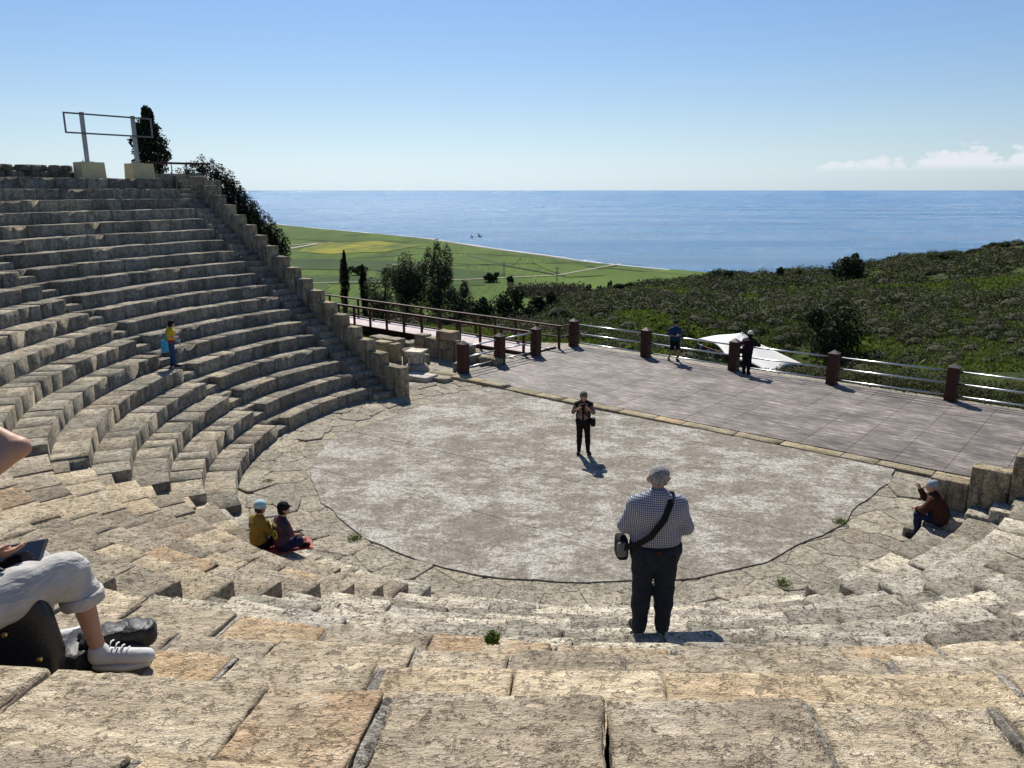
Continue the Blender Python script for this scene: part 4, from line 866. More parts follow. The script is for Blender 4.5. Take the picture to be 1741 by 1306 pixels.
# reeds along the foot of the hill
P = np.stack([VR.uniform(xpix(862, 490, 560), xpix(1000, 490, 560), 2600), VR.uniform(540, 590, 2600), -66+VR.uniform(0, 7, 2600)*VR.uniform(.4, 1, 2600)], 1)
v, f = leaves(P, VR.normal(size=(2600, 3))*[1, 1, .2], 1.0, 3.0); o = obj('reed_bed', v, f, M['lf_twig']); o['kind'] = 'stuff'; o['label'] = 'brownish reed belt at the near edge of the plain'; o['category'] = 'reeds'
# low phrygana bushes covering the hill
def in_stage(x, y):
    d = np.stack([x, y], -1)-C; s = d@DR; o_ = d@NN
    return ((o_ > -12.9) & (s < 10.2)) | ((o_ > -11.6) & (s >= 10.2))
V = []; F = []; nb = 0; VC = []; FC = []; nc = 0
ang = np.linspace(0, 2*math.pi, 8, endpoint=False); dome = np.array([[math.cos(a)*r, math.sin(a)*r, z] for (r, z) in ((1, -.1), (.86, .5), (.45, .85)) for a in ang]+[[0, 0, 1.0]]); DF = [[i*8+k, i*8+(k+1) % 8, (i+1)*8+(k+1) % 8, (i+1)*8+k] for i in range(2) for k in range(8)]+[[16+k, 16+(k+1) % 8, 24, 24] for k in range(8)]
bush = []
for (y0, y1, den, nl, ls) in ((35, 55, .50, 210, .080), (55, 90, .48, 110, .125), (90, 150, .46, 56, .20)):
    n = int(den*0.5*(y1**2-y0**2)*1.02); y = np.sqrt(VR.uniform(y0**2, y1**2, n)); a = VR.uniform(-.30, .78, n); x = a*y
    patch = fbm(np.stack([x*.11, y*.11, x*0], 1), 3, 44)
    ok = ~in_stage(x, y) & (patch > -0.30+VR.uniform(-.12, .12, n)) & ~((a < -0.02) & (y < 50)) & ~((np.abs(x-14.8) < 4.6) & (y > 37) & (y < 50)) & ~((y < 37) & (a < .3))
    x, y, a = x[ok], y[ok], a[ok]; z = terr(a, y)
    for X_, Y_, Z_ in zip(x, y, z): bush.append((X_, Y_, Z_, VR.uniform(.5, 1.15), nl, ls))
KV = [([], [], 0), ([], [], 0), ([], [], 0)]; KV = [[[], [], 0] for _ in range(3)]
for (X_, Y_, Z_, r, nl, ls) in bush:
    kd = int(VR.choice(3, p=[.56, .26, .18])); r = min(r*float(np.clip(VR.lognormal(0, .30), .5, 1.7)), 1.0 if Y_ < 55 else 1.45); nl = int(nl*np.clip((r/.75)**2, .7, 2.6))
    d = VR.normal(size=(nl, 3)); d[:, 2] = np.abs(d[:, 2]); d /= np.linalg.norm(d, axis=1)[:, None]; hh = r*VR.uniform(.55, .95)
    p = np.array([X_, Y_, Z_-.05])+d*np.array([r, r, hh])*(VR.uniform(.82, 1.10, nl)*(1+.18*np.sin(d[:, 0]*5+X_*9)*np.sin(d[:, 1]*5+Y_*7)))[:, None]; v, f = leaves(p, d, ls, 1.5); KV[kd][0].append(v); KV[kd][1].append(f+KV[kd][2]); KV[kd][2] += len(v)
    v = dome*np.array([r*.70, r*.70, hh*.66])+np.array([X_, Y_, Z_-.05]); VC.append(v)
for kd, (mt_, lb_) in enumerate((('lf_phry', 'grey green cushion scrub covering the hillside'), ('lf_mid', 'darker green bushes scattered through the hillside scrub'), ('lf_brown', 'brownish dry cushions scattered through the hillside scrub'))):
    o = obj('phrygana_scrub', np.concatenate(KV[kd][0]), np.concatenate(KV[kd][1]), M[mt_]); o['kind'] = 'stuff'; o['label'] = lb_; o['category'] = 'scrub'
DFa = np.array(DF); FCa = np.concatenate([DFa[:16]+i*25 for i in range(len(VC))]); FT = np.concatenate([DFa[16:, :3]+i*25 for i in range(len(VC))])
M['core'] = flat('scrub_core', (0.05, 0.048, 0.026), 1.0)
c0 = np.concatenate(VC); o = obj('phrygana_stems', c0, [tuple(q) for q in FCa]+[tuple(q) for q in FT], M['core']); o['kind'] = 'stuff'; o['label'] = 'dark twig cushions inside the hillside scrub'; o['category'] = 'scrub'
# green tufts between the scrub
n = 12000; y = np.sqrt(VR.uniform(36**2, 120**2, n)); a = VR.uniform(-.26, .76, n); x = a*y; ok = ~in_stage(x, y) & (fbm(np.stack([x*.11, y*.11, x*0], 1), 3, 44) < -.10); x, y, a = x[ok], y[ok], a[ok]; z = terr(a, y); n = len(x)
P = np.repeat(np.stack([x, y, z], 1), 14, 0); sc__ = np.repeat(.12+.0022*y, 14); P = P+VR.normal(size=P.shape)*np.array([.30, .30, .05])+np.array([0, 0, .08]); v, f = leaves(P, VR.normal(size=P.shape)*[.6, .6, .2]+[0, 0, .5], sc__*.9, 1.9)
o = obj('hillside_herbs', v, f, M['lf_green']); o['kind'] = 'stuff'; o['label'] = 'fresh green herbs between the hillside scrub'; o['category'] = 'herbs'
n = 9000; y = np.sqrt(VR.uniform(33**2, 60**2, n)); a = VR.uniform(-.05, .76, n); x = a*y; ok = ~in_stage(x, y) & ~((np.abs(x-14.5) < 4.8) & (y > 38) & (y < 50)); x, y, a = x[ok], y[ok], a[ok]; z = terr(a, y)
P = np.repeat(np.stack([x, y, z], 1), 12, 0); P = P+VR.normal(size=P.shape)*np.array([.16, .16, .03])+np.array([0, 0, .07]); v, f = leaves(P, VR.normal(size=P.shape)*[.7, .7, .2]+[0, 0, .4], .085, 2.2)
o = obj('meadow_herbs', v, f, M['lf_herb']); o['kind'] = 'stuff'; o['label'] = 'rough grassy herbs on the near slope'; o['category'] = 'herbs'
# grass behind the railing and by the boardwalk
def blades(n, s0, s1, o0, o1, h0, h1, name, mat, label, asp=5.0):
    s = VR.uniform(s0, s1, n); o_ = VR.uniform(o0, o1, n); q = C+s[:, None]*DR+o_[:, None]*NN; z = terr(q[:, 0]/q[:, 1], q[:, 1]); keep = (np.abs(fbm(np.c_[q*.5, q[:, :1]*0], 2, 61)) > .04)
    q, z = q[keep], z[keep]; n = len(q); h = VR.uniform(h0, h1, n); a = VR.uniform(0, 6.28, n); w = h/asp*.5; dx = np.stack([np.cos(a)*w, np.sin(a)*w], 1); ln_ = VR.normal(size=(n, 2))*h[:, None]*.25
    v = np.stack([np.c_[q-dx, z-.05], np.c_[q+dx, z-.05], np.c_[q+ln_, z+h]], 1).reshape(-1, 3)
    ob = obj(name, v, np.arange(3*n).reshape(n, 3), M[mat]); ob['kind'] = 'stuff'; ob['label'] = label; ob['category'] = 'grass'
blades(30000, -13, 8.7, -19, -12.55, .05, .17, 'grass', 'lf_green', 'bright green grass strip just behind the long railing')
blades(5000, 9.5, 24, -8.9, -4.6, .05, .2, 'grass', 'lf_green', 'short grass below the boardwalk'); blades(6000, 8, 25, -16, -11.2, .1, .4, 'grass', 'lf_green', 'grass bank beyond the boardwalk')
V = []; F = []; nb = 0
for i in range(330):
    s_ = VR.uniform(-15, 0.2); o_ = VR.uniform(-16.5, -13.1); q = SO(s_, o_); zg = ground_z(q[0], q[1]); r = VR.uniform(.3, .62); hh = VR.uniform(.45, .85)*(1.0 if s_ < -3 else .75)
    p, d = lobe_pts(q+[0, 0, zg+hh*.5], (r, r, hh*.55), 110, .2); v, f = leaves(p, d+[0, 0, .3], .055, 2.2); V.append(v); F.append(f+nb); nb += len(v)
o = obj('verge_scrub', np.concatenate(V), np.concatenate(F), M['lf_scrub']); o['kind'] = 'stuff'; o['label'] = 'olive green leafy scrub pressing against the long railing'; o['category'] = 'scrub'
# weeds in the paving
for lab, (x, y, z) in (('large weed tuft below the right end of the orchestra', (4.95, 13.05, 0.02)), ('weed growing in the orchestra edge on the right', (7.1, 15.75, 0.02)), ('small weed tuft at the left orchestra edge', (-3.25, 14.95, 0.02)), ('tiny weed at the foot of the left seats', (-6.0, 18.2, 0.0)), ('green weed in a joint of the front seats', (-0.12, 4.3, 4.3))):
    sc_ = 0.045 if 'front' in lab else 0.17
    p, d = lobe_pts((x, y, z+.03), (sc_, sc_, .04), 160, .1); v, f = leaves(p, d+[0, 0, .8], .022, 2.5); o = obj('weed_tuft', v, f, M['lf_green']); tag(o, lab, 'weed', 'weeds in the paving')
# ------------------------------------------------------------------ tent in the hollow
M['canvas'] = flat('white_canvas', (0.80, 0.78, 0.72), 0.6, spec=0.2); M['fascia'] = flat('red_brown_panel', (0.075, 0.016, 0.012), 0.7)
tent = empty('tent_shelter', (14.8, 48, -4.4)); tag(tent, 'white tensile canopy with red brown side panel in the hollow', 'tent')
cor = {'L': np.array([11.75, 48.5, -2.06]), 'B': np.array([15.2, 52.0, -2.5]), 'R': np.array([18.2, 47.5, -3.55]), 'F': np.array([15.0, 43.0, -3.3]), 'M': np.array([12.8, 45.2, -2.75])}
peak = np.array([14.35, 48.2, -1.62]); rim = [cor['L'], cor['M'], cor['F'], cor['R'], cor['B']]; v = []; n_ = 9
edge = []
for a, b_ in zip(rim, rim[1:]+rim[:1]):
    for s in np.linspace(0, 1, 8, endpoint=False): q = a+(b_-a)*s; cen = (q-peak); edge.append(q-cen*0.13*math.sin(math.pi*s)*np.array([1, 1, 0.2])+np.array([0, 0, .18*math.sin(math.pi*s)]))
edge = np.array(edge); m_ = len(edge); V = []
for k in range(n_+1):
    f_ = k/n_; q = peak+(edge-peak)*f_; q[:, 2] = peak[2]+(edge[:, 2]-peak[2])*(f_**0.8); V.append(q)
V = np.concatenate(V); fc = [(k*m_+i, (k+1)*m_+i, (k+1)*m_+(i+1) % m_, k*m_+(i+1) % m_) for k in range(n_) for i in range(m_)]
cv_ = obj('canopy', V, fc, M['canvas'], tent, True); md = cv_.modifiers.new('thickness', 'SOLIDIFY'); md.thickness = 0.03
for q in (cor['L'], cor['F'], cor['R'], cor['B'], cor['M']): MB().tube([q-[0, 0, 2.3], q], 0.06, 8).build('mast', M['steel'], tent, True)
MB().tube([peak-[0, 0, 3.0], peak], 0.07, 8).build('mast', M['steel'], tent, True)
for a, b_ in ((cor['L'], cor['M']), (cor['M'], cor['F'])):
    d = b_-a; L = np.linalg.norm(d[:2]); an = math.atan2(d[1], d[0]); q = (a+b_)/2+np.array([-.15, -.45, -0.36]); MB().box(q, (L, 0.08, 0.86), an).build('side_panel', M['fascia'], tent)
M['pale'] = flat('pale_board', (0.42, 0.42, 0.44), 0.7)
for s in (0.12, 0.36, 0.52, 0.78): q = cor['L']+(cor['M']-cor['L'])*s+np.array([-.20, -.52, -.30]); MB().box(q, (0.22, 0.10, 0.32), math.atan2(-3.3, 1.05)).build('pale_bit', M['pale'], tent)  # pale boxes standing in for gaps in the side panel
# ------------------------------------------------------------------ pylons and birds
M['lat'] = flat('pylon_steel', (0.16, 0.17, 0.18), 0.5, metal=0.5)
for lab, (x, y), hh in (('taller lattice pylon on the plain', (34, 593), 17), ('shorter lattice pylon beside the lone clump of trees', (-7, 684), 13)):
    r = empty('pylon', (x, y, -66)); tag(r, lab, 'pylon', 'lattice pylons')
    for sx_ in (-1, 1):
        for sy_ in (-1, 1): MB().tube([(x+sx_*1.1, y+sy_*1.1, -66), (x+sx_*.35, y+sy_*.35, -66+hh)], .12, 4).build('leg', M['lat'], r)
    mb = MB()
    for k in range(6):
        z0, z1 = -66+hh*k/6, -66+hh*(k+1)/6; w0, w1 = 1.1-.75*k/6, 1.1-.75*(k+1)/6
        for sy_ in (-1, 1): mb.tube([(x-w0, y+sy_*w0, z0), (x+w1, y+sy_*w1, z1)], .07, 4); mb.tube([(x+w0, y+sy_*w0, z0), (x-w1, y+sy_*w1, z1)], .07, 4)
    mb.build('bracing', M['lat'], r)
    for zf in (.72, .9): MB().tube([(x-2.2, y, -66+hh*zf), (x+2.2, y, -66+hh*zf)], .12, 4).build('cross_arm', M['lat'], r)
M['bird'] = flat('bird_feathers', (0.02, 0.02, 0.022), 0.8)
def bird(label, px, py, Y, span, bank, hd):
    x, z = xpix(px, py, Y), zpix(py, Y); r = empty('bird', (x, Y, z)); tag(r, label, 'bird', 'birds over the sea')
    R = Matrix.Rotation(hd, 3, 'Z') @ Matrix.Rotation(bank, 3, 'Y'); R = np.array(R); w = span/2; o_ = np.array([x, Y, z])
    v, f = PEB; obj('body', o_+(v*np.array([.09, .30, .08])*span)@R.T, f, M['bird'], r, True)
    for sg in (-1, 1):
        q = np.array([(0, .12, 0), (0, -.14, 0), (sg*.5, .05, .22), (sg*.48, .22, .22), (sg*1.0, -.16, .12), (sg*.55, .20, .235), (0, .12, .03), (0, -.14, .03)])*np.array([w, span*.7, w])
        obj('wing', o_+q@R.T, [(0, 1, 2, 3), (3, 2, 4), (6, 5, 4, 7), (0, 3, 5, 6), (1, 7, 4, 2)], M['bird'], r)
    obj('tail', o_+(np.array([(0, -.25, 0), (-.1, -.48, 0), (.1, -.48, 0), (0, -.3, .03)])*span)@R.T, [(0, 1, 2), (1, 3, 2), (0, 3, 1), (0, 2, 3)], M['bird'], r)
bird('left of the two larger dark birds over the sea', 802, 403, 62, .62, 1.1, .5); bird('right of the two larger dark birds over the sea', 815, 402, 62, .62, .9, .9)
bird('distant bird just below the horizon left of centre', 923, 352, 110, .5, .4, 1.2); bird('left of the tiny pair of birds over the near sea', 920, 409, 110, .5, .3, .5); bird('right of the tiny pair of birds over the near sea', 929, 411, 110, .5, .5, .9); bird('distant bird just below the horizon right of centre', 988, 352, 120, .5, .5, 2.0)

# ------------------------------------------------------------------ people: signed-distance bodies and clothes, surfaced into continuous meshes
def sdf_prims(P, prims, k):
    d = None
    for (a, ra, b_, rb) in prims:
        a = np.asarray(a, np.float32); b_ = np.asarray(b_, np.float32); ba = b_-a; L2 = float(ba@ba)+1e-9
        pa = P-a; h = np.clip((pa@ba)/L2, 0, 1); q = np.sqrt(((pa-h[..., None]*ba)**2).sum(-1))-(ra+(rb-ra)*h)
        if d is None: d = q
        else: hh = np.clip(0.5+0.5*(d-q)/k, 0, 1); d = d+(q-d)*hh-k*hh*(1-hh)
    return d
def surface_nets(fn, lo, hi, vox):
    lo = np.asarray(lo)-2.5*vox; hi = np.asarray(hi)+2.5*vox; n = np.ceil((hi-lo)/vox).astype(int)+1
    g = [lo[i]+vox*np.arange(n[i]) for i in range(3)]; G = np.stack(np.meshgrid(*g, indexing='ij'), -1).astype(np.float32); S = fn(G); ins = S < 0
    acc = np.zeros((n[0]-1, n[1]-1, n[2]-1, 3)); cnt = np.zeros(acc.shape[:3])
    off = [(0, 0, 0), (1, 0, 0), (0, 1, 0), (1, 1, 0), (0, 0, 1), (1, 0, 1), (0, 1, 1), (1, 1, 1)]; ed = [(0, 1), (2, 3), (4, 5), (6, 7), (0, 2), (1, 3), (4, 6), (5, 7), (0, 4), (1, 5), (2, 6), (3, 7)]
    sl = lambda o: tuple(slice(o[i], n[i]-1+o[i]) for i in range(3))
    for a, b_ in ed:
        A, B = S[sl(off[a])], S[sl(off[b_])]; m_ = (A < 0) != (B < 0); t_ = np.where(m_, A/np.where(m_, A-B, 1), 0)
        for i in range(3): acc[..., i] += np.where(m_, off[a][i]+(off[b_][i]-off[a][i])*t_, 0)
        cnt += m_
    act = cnt > 0; idx = -np.ones(act.shape, int); idx[act] = np.arange(act.sum()); ii = np.argwhere(act); V = lo+vox*(ii+acc[act]/cnt[act][:, None]); F = []
    for ax in range(3):
        b1, b2 = (ax+1) % 3, (ax+2) % 3; s0 = [slice(1, n[i]-1) for i in range(3)]; s0[ax] = slice(0, n[ax]-1); s1 = list(s0); s1[ax] = slice(1, n[ax])
        A, B = ins[tuple(s0)], ins[tuple(s1)]; m_ = A != B; q = np.argwhere(m_); q = q+np.array([0 if i == ax else 1 for i in range(3)])
        def cell(d1, d2): c = q.copy(); c[:, b1] += d1; c[:, b2] += d2; return idx[c[:, 0], c[:, 1], c[:, 2]]
        f = np.stack([cell(-1, -1), cell(0, -1), cell(0, 0), cell(-1, 0)], 1); fl = ~A[m_]; f[fl] = f[fl][:, ::-1]; F.append(f)
    F = np.concatenate(F); return V, F[(F >= 0).all(1)]
def skel(**o):
    J = dict(hipL=(-.09, 0, .93), hipR=(.09, 0, .93), kneeL=(-.10, .02, .50), kneeR=(.10, .02, .50), ankL=(-.105, -.02, .085), ankR=(.105, -.02, .085), toeL=(-.125, .17, .035), toeR=(.125, .17, .035),
             belly=(0, .02, 1.10), chest=(0, 0, 1.30), shL=(-.185, -.01, 1.43), shR=(.185, -.01, 1.43), elL=(-.24, -.03, 1.13), elR=(.24, -.03, 1.13), wrL=(-.24, .06, .88), wrR=(.24, .06, .88), neck=(0, -.01, 1.48), head=(0, .02, 1.63))
    J.update(o); return {k: np.array(v, float) for k, v in J.items()}
def limb_prims(J, fat=0.0):
    m_ = lambda a, b_, f: J[a]+(J[b_]-J[a])*f; hip = (J['hipL']+J['hipR'])/2; wid = J['shR']-J['shL']; wn_ = wid/np.linalg.norm(wid); hw = J['hipR']-J['hipL']; hw = hw/np.linalg.norm(hw)
    T = {}
    T['pelvis'] = [(hip-hw*.07, .115+fat*.5, hip+hw*.07, .115+fat*.5)]
    T['torso'] = [(J['belly']-wn_*.07, .112+fat, J['belly']+wn_*.07, .112+fat), (J['chest']-wn_*.085, .115+fat*.6, J['chest']+wn_*.085, .115+fat*.6), (J['neck']-[0, 0, .035], .068, J['shL']-[0, 0, .045], .055), (J['neck']-[0, 0, .035], .068, J['shR']-[0, 0, .045], .055), (J['shL']*.8+J['shR']*.2-[0, 0, .06], .075, J['shR']*.8+J['shL']*.2-[0, 0, .06], .075), (hip*.6+J['belly']*.4, .115+fat*.7, J['chest'], .11+fat*.5)]
    T['neck'] = [(J['neck']-[0, 0, .05], .062, J['head']-[0, 0, .04], .052)]
    for s_ in 'LR':
        T['uarm'+s_] = [(J['sh'+s_]-[0, 0, .045], .056, J['el'+s_], .043)]; T['farm'+s_] = [(J['el'+s_], .043, J['wr'+s_], .028)]
        T['thigh'+s_] = [(J['hip'+s_], .098+fat*.25, J['knee'+s_], .060)]; T['calf'+s_] = [(J['knee'+s_], .056, m_('knee'+s_, 'ank'+s_, .35), .056), (m_('knee'+s_, 'ank'+s_, .35), .056, J['ank'+s_], .038)]
        T['foot'+s_] = [(J['ank'+s_]-[0, 0, .035], .042, J['toe'+s_], .034)]
    return T
def cutp(pr, t0, t1):
    (a, ra, b_, rb) = pr; a = np.asarray(a); b_ = np.asarray(b_); return (a+(b_-a)*t0, ra+(rb-ra)*t0, a+(b_-a)*t1, ra+(rb-ra)*t1)
M['skin'] = flat('skin', (0.46, 0.255, 0.17), 0.55, vary=0.08, vscale=12); M['skin2'] = flat('tanned_skin', (0.36, 0.19, 0.125), 0.5, vary=0.08, vscale=12)
M['eye'] = flat('eye_dark', (0.02, 0.015, 0.012), 0.3); M['lip'] = flat('lips', (0.35, 0.12, 0.10), 0.5)
def fingers(mb, wr, fw, pn, side, curl=0.6, sc=1.0):
    """palm and five separate bent fingers rooted in the wrist; fw = pointing direction, pn = palm normal"""
    fw = np.asarray(fw, float)/np.linalg.norm(fw); pn = np.asarray(pn, float); pn = pn-fw*(pn@fw); pn /= np.linalg.norm(pn); sd_ = np.cross(fw, pn)*side; wr = np.asarray(wr)
    for k, (o_, l_) in enumerate(((-.030, .070), (-.010, .080), (.010, .075), (.028, .060))):
        a = wr+fw*.085*sc+sd_*o_*sc; d = fw; pts = [wr+fw*.03*sc+sd_*o_*.7*sc, a]
        for j_, f_ in enumerate((.45, .32, .23)):
            an = curl*(.55+.25*j_); d = d*math.cos(an)+pn*math.sin(an); d /= np.linalg.norm(d); pts.append(pts[-1]+d*l_*f_*sc)
        mb.tube(pts, np.array([.0115, .0105, .0095, .0088, .007])*sc, 7)
    t0 = wr+fw*.025*sc-sd_*.030*sc; t1 = t0+(-sd_*.8+fw*.6+pn*.25)*.042*sc; t2 = t1+(fw*.85-sd_*.1+pn*.5)*.034*sc; t3 = t2+(fw*.8+pn*.6)*.024*sc
    mb.tube([t0, t1, t2, t3], np.array([.015, .0125, .011, .008])*sc, 7)
def person(label, loc, hd, J, clothes, head_dir=0.0, head_tilt=0.0, scale=1.0, fat=0.0, vox=.018, skin='skin', hands=None, face=True, extra=None, headR=1.0, group=None):
    root = empty('person', loc); tag(root, label, 'person', group); T = limb_prims(J, fat); c_, s_ = math.cos(hd), math.sin(hd); RZ = np.array([[c_, -s_, 0], [s_, c_, 0], [0, 0, 1.0]]); L0 = np.asarray(loc)
    W = lambda v: (np.asarray(v, float)*scale)@RZ.T+L0
    ch, sh_ = math.cos(head_dir), math.sin(head_dir); ct, st_ = math.cos(head_tilt), math.sin(head_tilt)
    HR = np.array([[ch, -sh_, 0], [sh_, ch, 0], [0, 0, 1.0]])@np.array([[1, 0, 0], [0, ct, st_], [0, -st_, ct]])      # head turn then nod (positive = down)
    hp = lambda x, y, z: J['head']+HR@(np.array([x, y, z])*headR)
    HD = [(hp(0, -.012, .035), .094*headR, hp(0, .018, .03), .088*headR), (hp(0, .03, -.02), .072*headR, hp(0, .045, -.065), .046*headR), (hp(0, .088, .005), .016*headR, hp(0, .108, -.022), .014*headR), (hp(-.092, 0, -.028), .014, hp(-.102, -.014, .014), .020), (hp(.092, 0, -.028), .014, hp(.102, -.014, .014), .020), (hp(-.04, .082, .035), .016, hp(.04, .082, .035), .016)]
    body = sum([T[k] for k in T], [])+HD+T['neck']
    for sd_ in 'LR': d = J['wr'+sd_]-J['el'+sd_]; d = d/np.linalg.norm(d); fw = (hands or {}).get(sd_, (d,))[0]; fw = np.asarray(fw, float)/np.linalg.norm(fw); body = body+[(J['wr'+sd_], .028, J['wr'+sd_]+fw*.07, .034)]
    def bounds(pr): a = np.array([np.minimum(p[0]-p[1], p[2]-p[3]) for p in pr]).min(0); b_ = np.array([np.maximum(p[0]+p[1], p[2]+p[3]) for p in pr]).max(0); return a, b_
    lo, hi = bounds(body); sh2 = [(p[0], p[1]-.004, p[2], p[3]-.004) for p in body]
    V, F = surface_nets(lambda G: sdf_prims(G, sh2, .022), lo, hi, vox); mb = MB(); mb.v = [tuple(q) for q in V]; mb.f = [tuple(q) for q in F]
    for sd_, sg in (('L', -1), ('R', 1)):
        d = J['wr'+sd_]-J['el'+sd_]; hs = (hands or {}).get(sd_, None); fw = d if hs is None else hs[0]; pn = (-sg, 0.2, 0) if hs is None else hs[1]; cu = .45 if hs is None else hs[2]
        fingers(mb, J['wr'+sd_], fw, pn, sg, cu)
    obj('body', W(mb.v), mb.f, M[skin], root, True)
    if face:
        for sg in (-1, 1): v, f = PEB; obj('eye', W(hp(sg*.034, .083, .012)+v*.012), f, M['eye'], root, True)
        v, f = PEB; obj('mouth', W(hp(0, .088, -.048)+v*np.array([.024, .008, .006])), f, M['lip'], root, True)
    for cl_ in clothes:
        nm, mat, spec = cl_[0], cl_[1], cl_[2]; k = cl_[3] if len(cl_) > 3 else .03; wr_ = cl_[4] if len(cl_) > 4 else 0.004; pr = []
        for it in spec:
            if isinstance(it[0], str):
                tg, inf = it[0], it[1]; t0, t1 = (it[2], it[3]) if len(it) > 3 else (0, 1)
                for p in T[tg]: q = cutp(p, t0, t1); pr.append((q[0], q[1]+inf, q[2], q[3]+inf))
            else: pr.append((np.array(it[0], float), it[1], np.array(it[2], float), it[3]))
        lo, hi = bounds(pr)
        def fn(G, pr=pr, k=k, wr_=wr_):
            d = sdf_prims(G, pr, k)
            if wr_: q = G.reshape(-1, 3).astype(float)*np.array([9, 9, 14.]); nz_ = np.zeros(len(q)); m_ = np.abs(d.ravel()) < .05; nz_[m_] = fbm(q[m_], 2, 17); d = d+(wr_*nz_).reshape(d.shape)
            return d
        cut = cl_[5] if len(cl_) > 5 else None
        fn2 = fn if cut is None else (lambda G, fn=fn, cut=cut: np.maximum(fn(G), cut(G, hp, HR, J)))
        V, F = surface_nets(fn2, lo, hi, vox); obj(nm, W(V), F, M[mat], root, True)
    if extra: extra(root, W, J, hp)
    return root
# head-wear primitives
def hair_cut(front=.03, low=-.06):
    def f(G, hp, HR, J):
        q = (G-J['head'])@HR; return np.maximum(np.minimum(q[..., 1]-front, -(q[..., 2]-.055)), -(q[..., 2]-low)).astype(np.float32)
    return f
def hairp(J, hd_, r=.105, drop=0.0):
    c_, s_ = math.cos(hd_), math.sin(hd_); f = np.array([-s_, c_, 0]); h = J['head']; L = [(h+[0, 0, .042]-f*.014, r, h+[0, 0, .036]+f*.012, r*.93), (h+[0, 0, -.02]-f*.03, r*.86, h+[0, 0, .03]-f*.02, r*.95)]
    if drop: L.append((h+[0, 0, -drop]-f*.035, r*.8, h-f*.02, r*.95))
    return L
def capp(J, hd_, r=.108, brim=True, tilt=0.0):
    c_, s_ = math.cos(hd_), math.sin(hd_); f = np.array([-s_, c_, 0]); h = J['head']; sidev = np.array([c_, s_, 0]); L = [(h+[0, 0, .062]-f*.014, r, h+[0, 0, .058]+f*.008, r*.95)]
    if brim:
        for k in (-1, 0, 1): L.append((h+[0, 0, .052]+f*.08+sidev*.035*k, .014, h+[0, 0, .036-tilt]+f*(.165-.012*abs(k))+sidev*.045*k, .010))
    return L
def cap_cut(low=.022):
    def f(G, hp, HR, J): q = (G-J['head']); return (low-q[..., 2]-0.0).astype(np.float32)
    return f
def shoes(J, r=.008): return [('footL', r), ('footR', r)]
# garment colours
def folded(name, col, sc=9.0, dist=.05):
    m, t, b = mat_new(name); N = NT(t); oc = N.n('ShaderNodeTexCoord').outputs['Object']; b.inputs['Roughness'].default_value = .85; b.inputs['Specular IOR Level'].default_value = .12
    f1_ = N.noise(N.mapping(oc, (1.0, 1.0, 2.4), (.5, .3, .4)), sc, 3, .5, 1.2); f2_ = N.noise(oc, sc*2.4, 3, .6, .6); h = N.math('ADD', f1_, N.math('MULTIPLY', f2_, .35))
    t.links.new(N.bump(h, 0.8, dist), b.inputs['Normal']); t.links.new(N.ramp(N.noise(oc, 6.0, 4, .6), [(.35, tuple(x*.86 for x in col)), (.65, tuple(x*1.08 for x in col))]), b.inputs['Base Color']); M[name] = m
def cloth(name, col, vary=.18, rough=.85): M[name] = flat(name, col, rough, vary=vary, vscale=9, bump=.25, bscale=120, spec=.15)
for nm, c_ in (('jeans_dark', (.024, .029, .040)), ('jeans_blue', (.035, .07, .17)), ('black_cloth', (.012, .012, .014)), ('yellow_shirt', (.62, .44, .04)), ('red_cloth', (.38, .02, .02)), ('mustard', (.30, .19, .035)), ('navy', (.015, .016, .05)), ('brown_leather', (.06, .025, .018)), ('blue_tee', (.012, .045, .09)), ('olive_cap', (.14, .14, .09)), ('knit_grey', (.25, .30, .35)), ('pale_blue', (.38, .55, .60)), ('white_cloth', (.70, .68, .64)), ('grey_hair', (.30, .29, .28)), ('black_hair', (.012, .010, .009)), ('brown_hair', (.045, .028, .018)), ('blue_bag', (.06, .36, .58)), ('plaid', (.20, .13, .11)), ('maroon', (.022, .010, .012)), ('shoe_dark', (.02, .018, .017)), ('bag_black', (.014, .014, .015)), ('bag_grey', (.16, .16, .16))): cloth(nm, c_)
m, t, b = mat_new('grey_hair'); N = NT(t); oc = N.n('ShaderNodeTexCoord').outputs['Object']; hn = N.noise(N.mapping(oc, (1, 1, .25)), 90.0, 4, .7); b.inputs['Roughness'].default_value = .6
t.links.new(N.ramp(hn, [(.38, (.10, .095, .09)), (.5, (.27, .26, .25)), (.62, (.50, .49, .47))]), b.inputs['Base Color']); t.links.new(N.bump(hn, 1.0, .02), b.inputs['Normal']); M['grey_hair'] = m
m, t, b = mat_new('check_shirt'); N = NT(t); oc = N.n('ShaderNodeTexCoord').outputs['Object']; b.inputs['Roughness'].default_value = .85; b.inputs['Specular IOR Level'].default_value = .1
sx3 = N.n('ShaderNodeSeparateXYZ'); t.links.new(oc, sx3.inputs[0])
def stripe(o_, f_): return N.ramp(N.math('FRACT', N.math('MULTIPLY', o_, f_)), [(0.0, 1.0), (0.40, 1.0), (0.46, 0.0), (0.94, 0.0), (1.0, 1.0)])
cx_ = N.mix(stripe(sx3.outputs[0], 58.0), (.52, .52, .54), (.17, .18, .25)); cz_ = N.mix(stripe(sx3.outputs[2], 52.0), (1, 1, 1), (.40, .41, .50)); t.links.new(N.mix(1.0, cx_, cz_, 'MULTIPLY'), b.inputs['Base Color']); M['check'] = m
m, t, b = mat_new('striped_jersey'); N = NT(t); oc = N.n('ShaderNodeTexCoord').outputs['Object']; b.inputs['Roughness'].default_value = .7; sx3 = N.n('ShaderNodeSeparateXYZ'); t.links.new(N.mapping(oc, (1, 1, 1), (0, 0, .45)), sx3.inputs[0])
